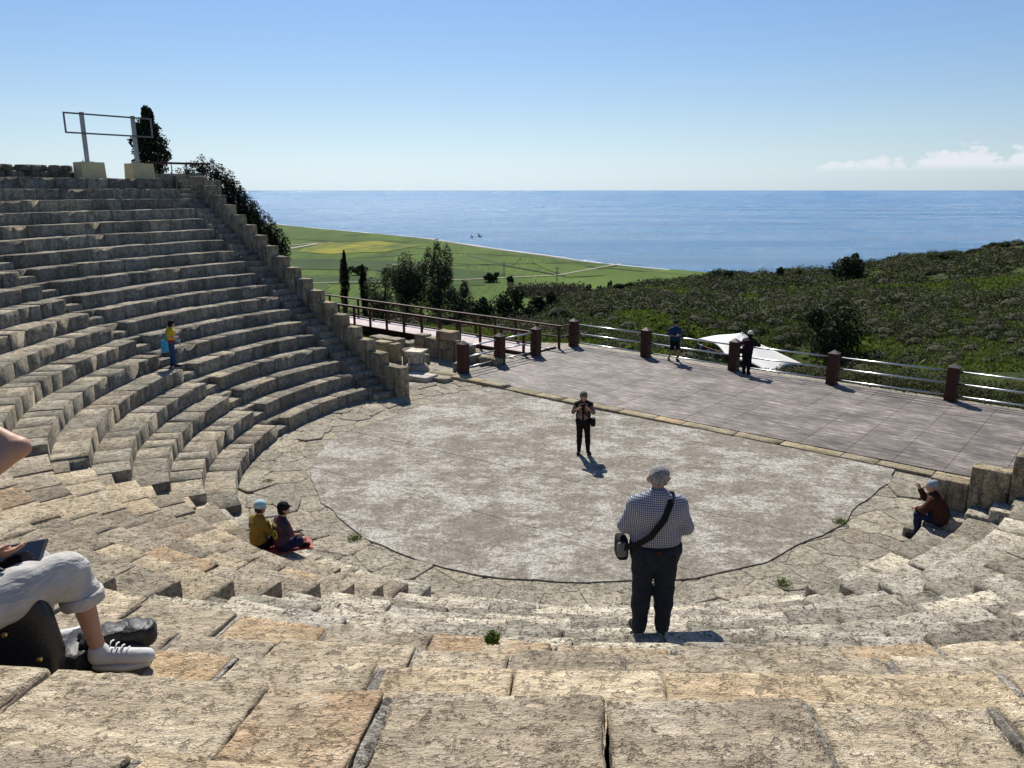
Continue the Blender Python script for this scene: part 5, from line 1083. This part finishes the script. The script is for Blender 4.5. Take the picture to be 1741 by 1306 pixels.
t.links.new(N.mix(N.ramp(N.math('FRACT', N.math('MULTIPLY', sx3.outputs[1], 7.0)), [(.45, 0.0), (.5, 1.0)]), (.012, .012, .040), (.070, .009, .020)), b.inputs['Base Color']); M['jersey'] = m
folded('jeans_dark', (.024, .029, .040), 7.0); folded('black_cloth', (.012, .012, .014), 8.0); folded('jeans_blue', (.035, .07, .17), 8.0); folded('mustard', (.28, .18, .035), 8.0); folded('brown_leather', (.06, .025, .018), 8.0); folded('yellow_shirt', (.58, .41, .04), 8.0)
def satchel(root, W, c, d, rz, mat='bag_black', nm='shoulder_bag', flap='bag_grey'):
    """soft bag: rounded body, flap"""
    v, f = CS5; cz, sz = math.cos(rz), math.sin(rz); R = np.array([[cz, -sz, 0], [sz, cz, 0], [0, 0, 1]]); q = np.sign(v)*np.abs(v)**.6; obj(nm, W((q*np.array(d)/2)@R.T+np.array(c)), f, M[mat], root, True)
CS5 = cubesphere(6)
def strap(root, W, pts, w, mat='bag_black', nm='strap', th=.006, nrm=None):
    pts = np.array(pts, float); v = []; 
    for i in range(len(pts)):
        t_ = pts[min(i+1, len(pts)-1)]-pts[max(i-1, 0)]; t_ /= np.linalg.norm(t_); n_ = np.asarray(nrm[i], float); b_ = np.cross(t_, n_); b_ /= np.linalg.norm(b_); n_ = np.cross(b_, t_)
        v += [pts[i]-b_*w/2, pts[i]+b_*w/2, pts[i]+b_*w/2+n_*th, pts[i]-b_*w/2+n_*th]
    f = [(i*4+k, i*4+(k+1) % 4, (i+1)*4+(k+1) % 4, (i+1)*4+k) for i in range(len(pts)-1) for k in range(4)]+[(3, 2, 1, 0), tuple(len(v)-4+k for k in range(4))]
    obj(nm, W(v), f, M[mat], root)
def slab(root, W, c, d, R, mat, nm): mb = MB().box(c, d, M=R); obj(nm, W(mb.v), mb.f, M[mat], root)
# 1 man in the checked shirt, seen from behind
J = skel(hipL=(-.10, 0, .93), hipR=(.10, 0, .93), kneeL=(-.115, .01, .5), kneeR=(.105, .01, .5), ankL=(-.125, -.01, .085), ankR=(.10, -.01, .085), toeL=(-.16, .17, .035), toeR=(.13, .18, .035), shL=(-.195, -.005, 1.42), shR=(.195, -.005, 1.42), elL=(-.285, .05, 1.15), elR=(.285, .05, 1.13), wrL=(-.18, .26, 1.13), wrR=(.20, .24, 1.12), belly=(0, .045, 1.10), head=(0, .02, 1.625))
def ex(root, W, J, hp):
    satchel(root, W, (-.32, .04, .93), (.11, .22, .23), .1); satchel(root, W, (-.33, -.07, .95), (.095, .05, .15), .1, 'bag_grey', 'bag_pocket')
    pts = [(.13, .10, 1.46), (.12, -.02, 1.505), (.10, -.115, 1.44), (.03, -.185, 1.30), (-.09, -.215, 1.15), (-.20, -.17, 1.05), (-.30, -.09, .98), (-.33, .0, .95)]
    strap(root, W, pts, .058, nrm=[(0, .4, 1), (0, -.5, 1), (0, -1, .6), (0, -1, .2), (-.1, -1, .1), (-.5, -1, .1), (-.9, -.6, .2), (-1, -.2, .2)], th=.012)
    slab(root, W, (.0, -.195, .968), (.05, .012, .045), np.eye(3), 'brown_leather', 'belt_loop')
    for sg in (-1, 1): slab(root, W, (sg*.105, -.152, .86), (.12, .012, .13), np.array(Matrix.Rotation(-sg*.35, 3, 'Z')), 'jeans_dark', 'back_pocket')
person('stout grey haired man in blue checked shirt and dark jeans seen from behind', (1.37, 6.90, 2.745), 0.0, J,
       [('trousers', 'jeans_dark', [('pelvis', .042), ((-.085, .015, .965), .142, (.085, .015, .965), .142), ('thighL', .028), ('thighR', .028), ('calfL', .030, 0, .96), ('calfR', .030, 0, .96)], .05, .012, lambda G, hp, HR, J: (G[..., 2]-1.0).astype(np.float32)), ('belt', 'shoe_dark', [((-.09, .02, .985), .158, (.09, .02, .985), .158)], .03, 0, lambda G, hp, HR, J: (np.abs(G[..., 2]-.985)-.018).astype(np.float32)),
        ('shirt', 'check', [('torso', .030), ('uarmL', .030), ('uarmR', .030), ('farmL', .026, 0, .8), ('farmR', .026, 0, .55), ((-.08, .02, 1.02), .152, (.08, .02, 1.02), .152), ((0, -.012, 1.445), .070, (0, -.006, 1.50), .066)], .045, .009, lambda G, hp, HR, J: (.985-G[..., 2]).astype(np.float32)),
        ('hair', 'grey_hair', hairp(J, 0, .099), .02, .014, hair_cut(.05, -.030)), ('shoe', 'shoe_dark', shoes(J, .012))], scale=1.0, fat=.030, vox=.0145, hands={'L': ((.6, .8, .1), (.3, 0, -1), .8), 'R': ((-.6, .8, .1), (-.3, 0, -1), .8)}, extra=ex)
# 2 photographer in the middle of the orchestra (faces the camera)
J = skel(kneeL=(-.13, .03, .5), ankL=(-.15, .0, .085), toeL=(-.21, .15, .035), kneeR=(.09, .02, .5), ankR=(.10, -.02, .085), toeR=(.12, .17, .035), elL=(-.27, .08, 1.20), elR=(.27, .08, 1.20), wrL=(-.06, .24, 1.40), wrR=(.06, .25, 1.38), head=(0, .05, 1.61))
def ex(root, W, J, hp):
    slab(root, W, (0, .30, 1.45), (.13, .05, .08), np.eye(3), 'bag_black', 'camera'); satchel(root, W, (-.27, .05, .92), (.14, .22, .24), 0)
    strap(root, W, [(.12, .1, 1.44), (.05, .16, 1.32), (-.10, .17, 1.15), (-.24, .12, 1.0)], .04, nrm=[(0, .5, 1), (0, 1, .2), (0, 1, .1), (-.6, .8, .2)], th=.01)
person('photographer in olive cap and black vest standing on the orchestra floor', (1.92, 20.30, .033), math.pi-.12, J,
       [('trousers', 'black_cloth', [('pelvis', .02), ('thighL', .012), ('thighR', .012), ('calfL', .016, 0, .95), ('calfR', .016, 0, .95)], .04, .006), ('shirt', 'plaid', [('torso', .012), ('uarmL', .016), ('uarmR', .016), ('farmL', .010, 0, .3), ('farmR', .010, 0, .3)], .03), ('vest', 'black_cloth', [('torso', .026), ((-.06, -.01, 1.0), .125, (.06, -.01, 1.0), .125)], .04, .006, lambda G, hp, HR, J: (G[..., 1]-.095+np.maximum(0, .06-np.abs(G[..., 0]))*-1.2+0*G[..., 2]).astype(np.float32)),
        ('hair', 'brown_hair', hairp(J, 0, .100, .06), .02, .003, hair_cut(.02, -.16)), ('cap', 'olive_cap', capp(J, 0, .106), .015, .002), ('shoe', 'shoe_dark', shoes(J, .012))], head_tilt=.25, scale=.99, vox=.018, hands={'L': ((.3, .3, .9), (0, 1, 0), .7), 'R': ((-.3, .3, .9), (0, 1, 0), .7)}, extra=ex)
# 3 woman in yellow on the left stairway (faces right)
J = skel(kneeL=(-.09, .06, .51), ankL=(-.095, -.06, .085), toeL=(-.10, .12, .035), kneeR=(.09, .08, .50), ankR=(.10, .10, .085), toeR=(.11, .29, .035), chest=(0, .03, 1.29), shL=(-.175, .03, 1.41), shR=(.175, .03, 1.41), neck=(0, .04, 1.46), head=(0, .11, 1.58), elR=(.23, -.02, 1.14), wrR=(.16, .22, 1.12), elL=(-.25, .04, 1.12), wrL=(-.24, .18, .92))
def ex(root, W, J, hp):
    slab(root, W, (.13, .32, 1.13), (.07, .13, .015), np.array(Matrix.Rotation(.3, 3, 'X')), 'bag_black', 'phone'); satchel(root, W, (.22, -.16, .80), (.10, .26, .48), .2, 'blue_bag', 'carrier_bag'); satchel(root, W, (-.1, .16, .98), (.12, .10, .14), .2, 'blue_bag', 'blue_pouch')
    mb = MB().tube([(-.24, .28, .74), (-.24, .28, .90), (-.24, .28, .95)], [.032, .032, .014], 10); obj('bottle', W(mb.v), mb.f, M['pale_blue'], root, True)
    strap(root, W, [(.19, -.06, 1.36), (.23, -.12, 1.2), (.23, -.15, 1.02)], .03, 'blue_bag', 'bag_strap', nrm=[(1, -.4, .3), (1, -.4, 0), (1, -.4, 0)])
person('dark haired woman in yellow shirt and jeans with a blue bag', (-9.98, 22.52, 1.957), -math.pi/2+.25, J,
       [('trousers', 'jeans_blue', [('pelvis', .02), ('thighL', .008), ('thighR', .008), ('calfL', .014, 0, .97), ('calfR', .014, 0, .97)], .04, .006), ('undershirt', 'red_cloth', [((-.07, .01, .98), .132, (.07, .01, .98), .132), ('pelvis', .026)], .03, .004, lambda G, hp, HR, J: (.93-G[..., 2]).astype(np.float32)), ('shirt', 'yellow_shirt', [('torso', .02), ('uarmL', .024, 0, .75), ('uarmR', .024, 0, .75)], .04, .008), ('hair', 'black_hair', hairp(J, 0, .108, .07), .03, .004, hair_cut(.05, -.17)), ('shoe', 'navy', shoes(J, .012))], head_tilt=.55, scale=.80, fat=.022, vox=.018, hands={'R': ((-.2, .9, .1), (0, 0, -1), .5)}, extra=ex)
# 4, 5 two boys seated on a red mat
def seated(**o):
    d = dict(hipL=(-.085, 0, .11), hipR=(.085, 0, .11), kneeL=(-.22, .33, .18), kneeR=(.22, .33, .18), ankL=(.06, .34, .06), ankR=(-.06, .40, .06), toeL=(.20, .42, .05), toeR=(-.20, .48, .05), belly=(0, -.02, .27), chest=(0, .0, .46), shL=(-.165, .02, .58), shR=(.165, .02, .58), elL=(-.22, .10, .34), elR=(.22, .10, .34), wrL=(-.09, .28, .25), wrR=(.09, .28, .25), neck=(0, .02, .63), head=(0, .07, .78)); d.update(o); return skel(**d)
mat_c = np.array([-4.26, 12.86]); fx = np.array([.92, .39]); fy = np.array([-.39, .92])
M['mat_red'] = flat('red_mat', (.42, .075, .065), .8, vary=.15); M['mat_dark'] = flat('mat_stripe', (.05, .012, .012), .8)
mt = empty('mat', (*mat_c, .785)); tag(mt, 'red striped mat under the two seated boys', 'mat')
for k in range(9):
    q = mat_c+fx*(-.60+.15*k); obj('mat_panel', MB().box((*q, .800), (.138, .50, .018), math.atan2(fx[1], fx[0])).v, MB().box((0, 0, 0), (1, 1, 1)).f, M['mat_red'], mt)
obj('mat_backing', MB().box((*mat_c, .789), (1.34, .47, .010), math.atan2(fx[1], fx[0])).v, MB().box((0, 0, 0), (1, 1, 1)).f, M['mat_dark'], mt)
hdB = math.atan2(fx[1], fx[0])-math.pi/2+.42
person('boy in mustard shirt and pale blue cap sitting on the red mat', (*(mat_c-fx*.20+fy*.10), .81), hdB+.15, seated(),
       [('trousers', 'black_cloth', [('pelvis', .02), ('thighL', .012), ('thighR', .012), ('calfL', .014), ('calfR', .014)], .03), ('shirt', 'mustard', [('torso', .016), ('uarmL', .02), ('uarmR', .02), ('farmL', .014, 0, .8), ('farmR', .014, 0, .8), ((-.06, -.02, .16), .13, (.06, -.02, .16), .13)], .04, .008), ('hair', 'brown_hair', hairp(seated(), 0, .101), .02, .003, hair_cut(.02, -.07)), ('cap', 'pale_blue', capp(seated(), 0, .110, False), .02, .003), ('shoe', 'shoe_dark', shoes(J, .01))], scale=.94, vox=.016, headR=1.02, head_dir=-.3)
Jb = seated()
def ex(root, W, J, hp):
    # lettering on the back of the jersey
    R3 = Matrix.Rotation(math.pi/2, 3, 'X')
    for txt, size, z, nm in (('10', .27, .27, 'shirt_number'), ('MESSI', .085, .515, 'shirt_name')):
        cu = bpy.data.curves.new(nm, 'FONT'); cu.body = txt; cu.size = size; cu.align_x = 'CENTER'; cu.extrude = .003; tmp = bpy.data.objects.new(nm, cu); COL.objects.link(tmp)
        dg = bpy.context.evaluated_depsgraph_get(); me = bpy.data.meshes.new_from_object(tmp.evaluated_get(dg)); bpy.data.objects.remove(tmp)
        v = np.array([tuple(q.co) for q in me.vertices]); fs = [tuple(p.vertices) for p in me.polygons]; L_ = np.c_[v[:, 0], -v[:, 2], v[:, 1]+z]
        d_ = np.abs(L_[:, 0]); L_[:, 1] += -.150-(.012 if z < .4 else -.006)+d_**2*1.6+(L_[:, 2]-.45)*.02; obj(nm, W(L_), fs, M['num'], root)
    slab(root, W, (.236, .05, .45), (.012, .06, .07), np.array(Matrix.Rotation(.2, 3, 'Z')), 'white_cloth', 'sleeve_badge')
    slab(root, W, (0, .34, .28), (.07, .13, .012), np.eye(3), 'bag_black', 'phone')
M['num'] = flat('yellow_print', (.62, .48, .05), .7)
person('boy in dark striped football jersey and black cap sitting on the red mat', (*(mat_c+fx*.16-fy*.12), .81), hdB-.15, Jb,
       [('shorts', 'navy', [('pelvis', .022), ('thighL', .022, 0, .8), ('thighR', .022, 0, .8)], .03, .005), ('jersey', 'jersey', [('torso', .018), ('uarmL', .026, 0, .85), ('uarmR', .026, 0, .85), ((-.06, -.02, .16), .13, (.06, -.02, .16), .13)], .04, .006), ('hair', 'black_hair', hairp(Jb, 0, .100), .02, .003, hair_cut(.02, -.075)), ('cap', 'black_cloth', capp(Jb, 0, .108), .015, .002), ('shoe', 'shoe_dark', shoes(J, .01))], scale=.94, vox=.016, headR=1.02, head_dir=-.25, extra=ex)
# 6 man seated on the first row at the right, hand raised
J = skel(hipL=(-.09, 0, .11), hipR=(.09, 0, .11), kneeL=(-.11, .40, .14), kneeR=(.11, .42, .14), ankL=(-.11, .36, -.30), ankR=(.11, .42, -.30), toeL=(-.12, .55, -.35), toeR=(.12, .61, -.35), belly=(0, .0, .28), chest=(0, .09, .46), shL=(-.18, .15, .57), shR=(.18, .15, .57), neck=(0, .17, .62), head=(0, .24, .76), elR=(.20, .36, .44), wrR=(.10, .46, .64), elL=(-.24, .28, .32), wrL=(-.08, .42, .26))
person('seated man in brown jacket and grey knitted cap with one hand raised', (8.70, 14.82, .395), math.radians(52), J,
       [('trousers', 'navy', [('pelvis', .022), ('thighL', .016), ('thighR', .016), ('calfL', .02, 0, .95), ('calfR', .02, 0, .95)], .035, .006), ('jacket', 'brown_leather', [('torso', .035), ('uarmL', .034), ('uarmR', .034), ('farmL', .028, 0, .95), ('farmR', .026, 0, .85), ((-.08, -.02, .15), .15, (.08, -.02, .15), .15)], .05, .010), ('knitted_cap', 'knit_grey', [(J['head']+[0, -.02, .06], .112, J['head']+[0, -.05, .085], .085)], .03, .004, cap_cut(.01)), ('shoe', 'shoe_dark', shoes(J, .014))], head_tilt=.15, scale=.98, vox=.017, hands={'R': ((-.1, .2, .9), (-.6, .5, .2), .7), 'L': ((.5, .6, 0), (0, 0, -1), .6)}, headR=1.0)
# 7 man in a blue shirt walking on the stage
J = skel(kneeL=(-.12, .10, .51), ankL=(-.14, -.02, .10), toeL=(-.16, .16, .035), kneeR=(.12, .06, .5), ankR=(.17, -.20, .10), toeR=(.19, -.03, .04), elL=(-.27, -.04, 1.15), elR=(.27, -.02, 1.15), wrL=(-.10, .22, 1.16), wrR=(.09, .24, 1.14))
person('man in blue t-shirt and black shorts walking on the stage by the railing', (6.76, 32.05, .052), math.pi+.15, J,
       [('shorts', 'black_cloth', [('pelvis', .03), ('thighL', .024, 0, .85), ('thighR', .024, 0, .85)], .03, .006), ('t_shirt', 'blue_tee', [('torso', .026), ('uarmL', .028, 0, .8), ('uarmR', .028, 0, .8), ((-.08, .02, .98), .142, (.08, .02, .98), .142)], .04, .006), ('hair', 'brown_hair', hairp(J, 0, .101), .02, .003, hair_cut(.0, -.07)), ('cap', 'black_cloth', capp(J, 0, .106), .015, .002), ('shoe', 'shoe_dark', shoes(J, .014))], scale=.97, fat=.02, vox=.02, skin='skin2',
       hands={'L': ((.6, .7, .2), (0, 0, -1), .7), 'R': ((-.6, .7, .2), (0, 0, -1), .7)}, extra=lambda root, W, J, hp: slab(root, W, (0, .31, 1.19), (.09, .05, .09), np.eye(3), 'white_cloth', 'paper_cup'))
# 8 person leaning on the railing
J = skel(hipL=(-.09, -.06, .90), hipR=(.09, -.06, .90), belly=(0, -.01, 1.05), chest=(0, .08, 1.22), shL=(-.185, .13, 1.33), shR=(.185, .13, 1.33), neck=(0, .15, 1.39), head=(0, .22, 1.52), elL=(-.33, .26, 1.14), elR=(.33, .26, 1.14), wrL=(-.10, .38, 1.09), wrR=(.10, .38, 1.09), kneeL=(-.09, -.04, .48), kneeR=(.10, -.02, .48), ankL=(-.08, -.06, .085), ankR=(.09, -.06, .085), toeL=(-.09, .13, .035), toeR=(.10, .13, .035))
pr_ = SO(0.42, -11.64, .052)
person('person in dark clothes and white cap leaning on the stage railing', tuple(pr_), -.62, J,
       [('trousers', 'black_cloth', [('pelvis', .026), ('thighL', .018), ('thighR', .018), ('calfL', .022, 0, .96), ('calfR', .022, 0, .96)], .04, .006), ('jacket', 'maroon', [('torso', .03), ('uarmL', .028), ('uarmR', .028), ('farmL', .022, 0, .9), ('farmR', .022, 0, .9), ((-.07, -.04, .97), .14, (.07, -.04, .97), .14)], .045, .006), ('hair', 'black_hair', hairp(J, 0, .101), .02, .003, hair_cut(.02, -.08)), ('cap', 'white_cloth', capp(J, 0, .109), .015, .002), ('shoe', 'shoe_dark', shoes(J, .012))], scale=1.0, vox=.02, extra=lambda root, W, J, hp: satchel(root, W, (-.20, -.14, .92), (.16, .12, .22), 0))
# 9 person seated at the left edge of the frame: arm, tablet, pale trousers, trainers, with bag and jacket
B0 = np.array([-2.50, 2.98, 4.69]); rel = lambda x, y, z: tuple(np.array([x, y, z])-B0)
J = skel(hipL=rel(-2.60, 3.06, 5.20), hipR=rel(-2.47, 2.95, 5.20), kneeL=rel(-2.42, 3.58, 5.17), kneeR=rel(-2.10, 3.43, 5.235), ankL=rel(-2.40, 3.56, 4.79), ankR=rel(-2.04, 3.44, 4.80), toeL=rel(-2.24, 3.70, 4.735), toeR=rel(-1.825, 3.47, 4.74),
         belly=rel(-2.56, 2.98, 5.40), chest=rel(-2.50, 3.0, 5.58), shL=rel(-2.66, 3.10, 5.76), shR=rel(-2.30, 2.88, 5.80), neck=rel(-2.48, 3.02, 5.84), head=rel(-2.42, 3.06, 6.0), elR=rel(-2.00, 3.03, 5.985), wrR=rel(-2.27, 3.12, 6.10), elL=rel(-2.62, 3.24, 5.50), wrL=rel(-2.40, 3.30, 5.385))
for nm, c_ in (('off_white', (.46, .445, .42)), ('black_top', (.012, .012, .013)), ('trainer_white', (.58, .58, .57)), ('trainer_grey', (.22, .22, .24))): cloth(nm, c_, .08)
folded('off_white', (.47, .455, .43), 6.0, .028)
M['leather'] = flat('black_leather', (.012, .013, .017), .34, spec=.5, vary=.2, bump=.25, bscale=70); M['nylon'] = flat('black_nylon', (.012, .012, .014), .5, spec=.35, bump=.6, bscale=40); M['brass'] = flat('brass', (.55, .40, .16), .3, metal=1.0)
KA = J['ankR']-J['kneeR']; CU = lambda f_: J['kneeR']+KA*f_
def ex(root, W, J, hp):
    # sole and laces of the near trainer
    a, b_ = J['ankR'], J['toeR']; d = (b_-a)*np.array([1, 1, 0]); L = np.linalg.norm(d); d /= L; sdv = np.array([-d[1], d[0], 0]); v = []
    n = 22; prof_ = [(math.cos(q)*(.145 if math.cos(q) > 0 else .13), math.sin(q)*(.048-.010*(math.cos(q) < 0))) for q in np.linspace(0, 2*math.pi, n, endpoint=False)]
    for z in (.006, .034):
        for (u_, w_) in prof_: q = a+d*(.09+u_)+sdv*w_; v.append((q[0], q[1], z))
    obj('sole', W(v), [tuple(range(n-1, -1, -1)), tuple(range(n, 2*n))]+[(i, (i+1) % n, n+(i+1) % n, n+i) for i in range(n)], M['trainer_white'], root, True)
    for k in range(5):
        q = a+d*(.065+.024*k)+np.array([0, 0, .028-.014*k]); mb = MB().tube([q-sdv*.030, q+np.array([0, 0, .011]), q+sdv*.030], .004, 6); obj('lace', W(mb.v), mb.f, M['white_cloth'], root, True)
person('seated visitor cut by the left edge in pale rolled trousers and white trainers', tuple(B0), 0.0, J,
       [('trousers', 'off_white', [('pelvis', .05), ('thighL', .045), (J['hipR'], .135, J['kneeR']-(J['kneeR']-J['hipR'])*.12, .112), (J['kneeR']+[-.02, -.01, -.015], .100, CU(.26), .088), ('calfL', .04, 0, .3)], .04, .012),
        ('cuff', 'off_white', [(CU(.18), .104, CU(.42), .098)], .01, .004, lambda G, hp, HR, J: np.maximum(((G-CU(.42))@(KA/np.linalg.norm(KA))), -((G-CU(.27))@(KA/np.linalg.norm(KA)))).astype(np.float32)),
        ('top', 'black_top', [('torso', .03), ('uarmL', .03, 0, .6), ('uarmR', .032, 0, .5)], .04, .006), ('hair', 'brown_hair', hairp(J, -.6, .106, .05), .02, .003, hair_cut(.03, -.14)),
        ('trainer', 'trainer_white', [(J['ankR']-[0.01, 0, .035], .042, J['toeR']+[.004, 0, .006], .040), (J['ankR']-[0, 0, .005], .045, J['ankR']-[0, 0, .03], .044), (J['ankL']-[0, 0, .03], .046, J['toeL'], .040)], .02, 0)],
       head_dir=-.6, scale=1.0, vox=.0125, skin='skin', hands={'L': ((.75, .3, -.05), (.1, .3, 1), .45), 'R': ((-.4, .1, .6), (-.5, .5, 0), .6)}, extra=ex)
# tablet in the hand
tb_ = empty('tablet', (-2.31, 3.36, 5.345)); tag(tb_, 'dark tablet held in the hand of the visitor at the left edge', 'tablet')
RT = np.array(Matrix.Rotation(.25, 3, 'Z') @ Matrix.Rotation(.34, 3, 'X') @ Matrix.Rotation(-.12, 3, 'Y'))
M['glass'] = flat('tablet_glass', (.01, .012, .02), .12, spec=.6); M['tabcase'] = flat('tablet_case', (.014, .014, .018), .5)
obj('case', MB().box((-2.31, 3.36, 5.345), (.24, .15, .010), M=RT).v, MB().box((0, 0, 0), (1, 1, 1)).f, M['tabcase'], tb_); obj('screen', MB().box(np.array([-2.31, 3.36, 5.345])+RT@np.array([0, 0, .0065]), (.222, .132, .003), M=RT).v, MB().box((0, 0, 0), (1, 1, 1)).f, M['glass'], tb_)
# handbag standing on the step below the seat
hb = empty('handbag', (-2.20, 3.19, 4.72)); tag(hb, 'black leather handbag with brass zip beside the visitor at the left edge', 'handbag')
v, f = cubesphere(10); q = np.sign(v)*np.abs(v)**.62; zf = (q[:, 2]+1)/2; q = q*np.array([.165, .095, .24]); q[:, 0] *= (1.0-.30*zf**2.2); q[:, 1] *= (1.08-.75*zf); q += .010*fbm(q*9, 2, 5)[:, None]*v
rz = .20; Rb = np.array([[math.cos(rz), -math.sin(rz), 0], [math.sin(rz), math.cos(rz), 0], [0, 0, 1]]); bc = np.array([-2.235, 3.20, 5.005])
obj('bag_body', q@Rb.T+bc, f, M['leather'], hb, True)
yf = lambda x, z: -(.095*(1.08-.75*((z/.24+1)/2)))*(1-(abs(x)/.165)**3.2)**.31-.004 if abs(x) < .16 else 0
zp = [np.array([x, yf(x, z), z]) for x, z in ((.06, .19), (.02, .188), (-.03, .175), (-.07, .145), (-.10, .10), (-.12, .05), (-.13, -.01), (-.135, -.07), (-.138, -.12))]; mb = MB().tube([p_@Rb.T+bc for p_ in zp], .0065, 6); mb.build('zip', M['brass'], hb, True)
for (x, z) in ((-.04, .07), (.09, -.06)): c_ = np.array([x, yf(x, z)-.004, z])@Rb.T+bc; v, f = PEB; obj('stud', c_+v*.014, f, M['brass'], hb, True)
mb = MB(); q_ = np.array([-.138, yf(-.138, -.12)-.01, -.13])@Rb.T+bc; mb.box(q_-[0, 0, .03], (.022, .008, .06)); mb.build('zip_pull', M['brass'], hb)
mb = MB().tube([np.array(p_)@Rb.T+bc for p_ in ((-.06, -.02, .20), (-.08, -.04, .30), (-.24, .02, .40), (-.42, .1, .36))], .013, 8); mb.build('handle', M['leather'], hb, True)
mb = MB().tube([np.array(p_)@Rb.T+bc for p_ in ((.07, .02, .19), (-.02, .03, .31), (-.25, .06, .44))], .013, 8); mb.build('handle', M['leather'], hb, True)
# quilted jacket lying on the step behind the foot
jk = empty('quilted_jacket', (-2.02, 3.55, 4.69)); tag(jk, 'black quilted jacket lying on the step behind the white trainer', 'jacket')
v, f = cubesphere(9); q = np.sign(v)*np.abs(v)**.7
for (c_, d_, rz) in (((-2.10, 3.60, 4.735), (.22, .12, .05), .1), ((-1.955, 3.62, 4.775), (.105, .08, .055), .25), ((-2.20, 3.47, 4.74), (.12, .09, .055), -.3), ((-2.06, 3.56, 4.80), (.12, .07, .035), .6)):
    w = q*np.array(d_); w = w+v*(.012*np.abs(np.sin(w[:, :1]*55+w[:, 1:2]*20))+.014*fbm(w*18, 2, 3)[:, None]); Rb = np.array([[math.cos(rz), -math.sin(rz), 0], [math.sin(rz), math.cos(rz), 0], [0, 0, 1]]); obj('quilted_fold', w@Rb.T+np.array(c_), f, M['nylon'], jk, True)
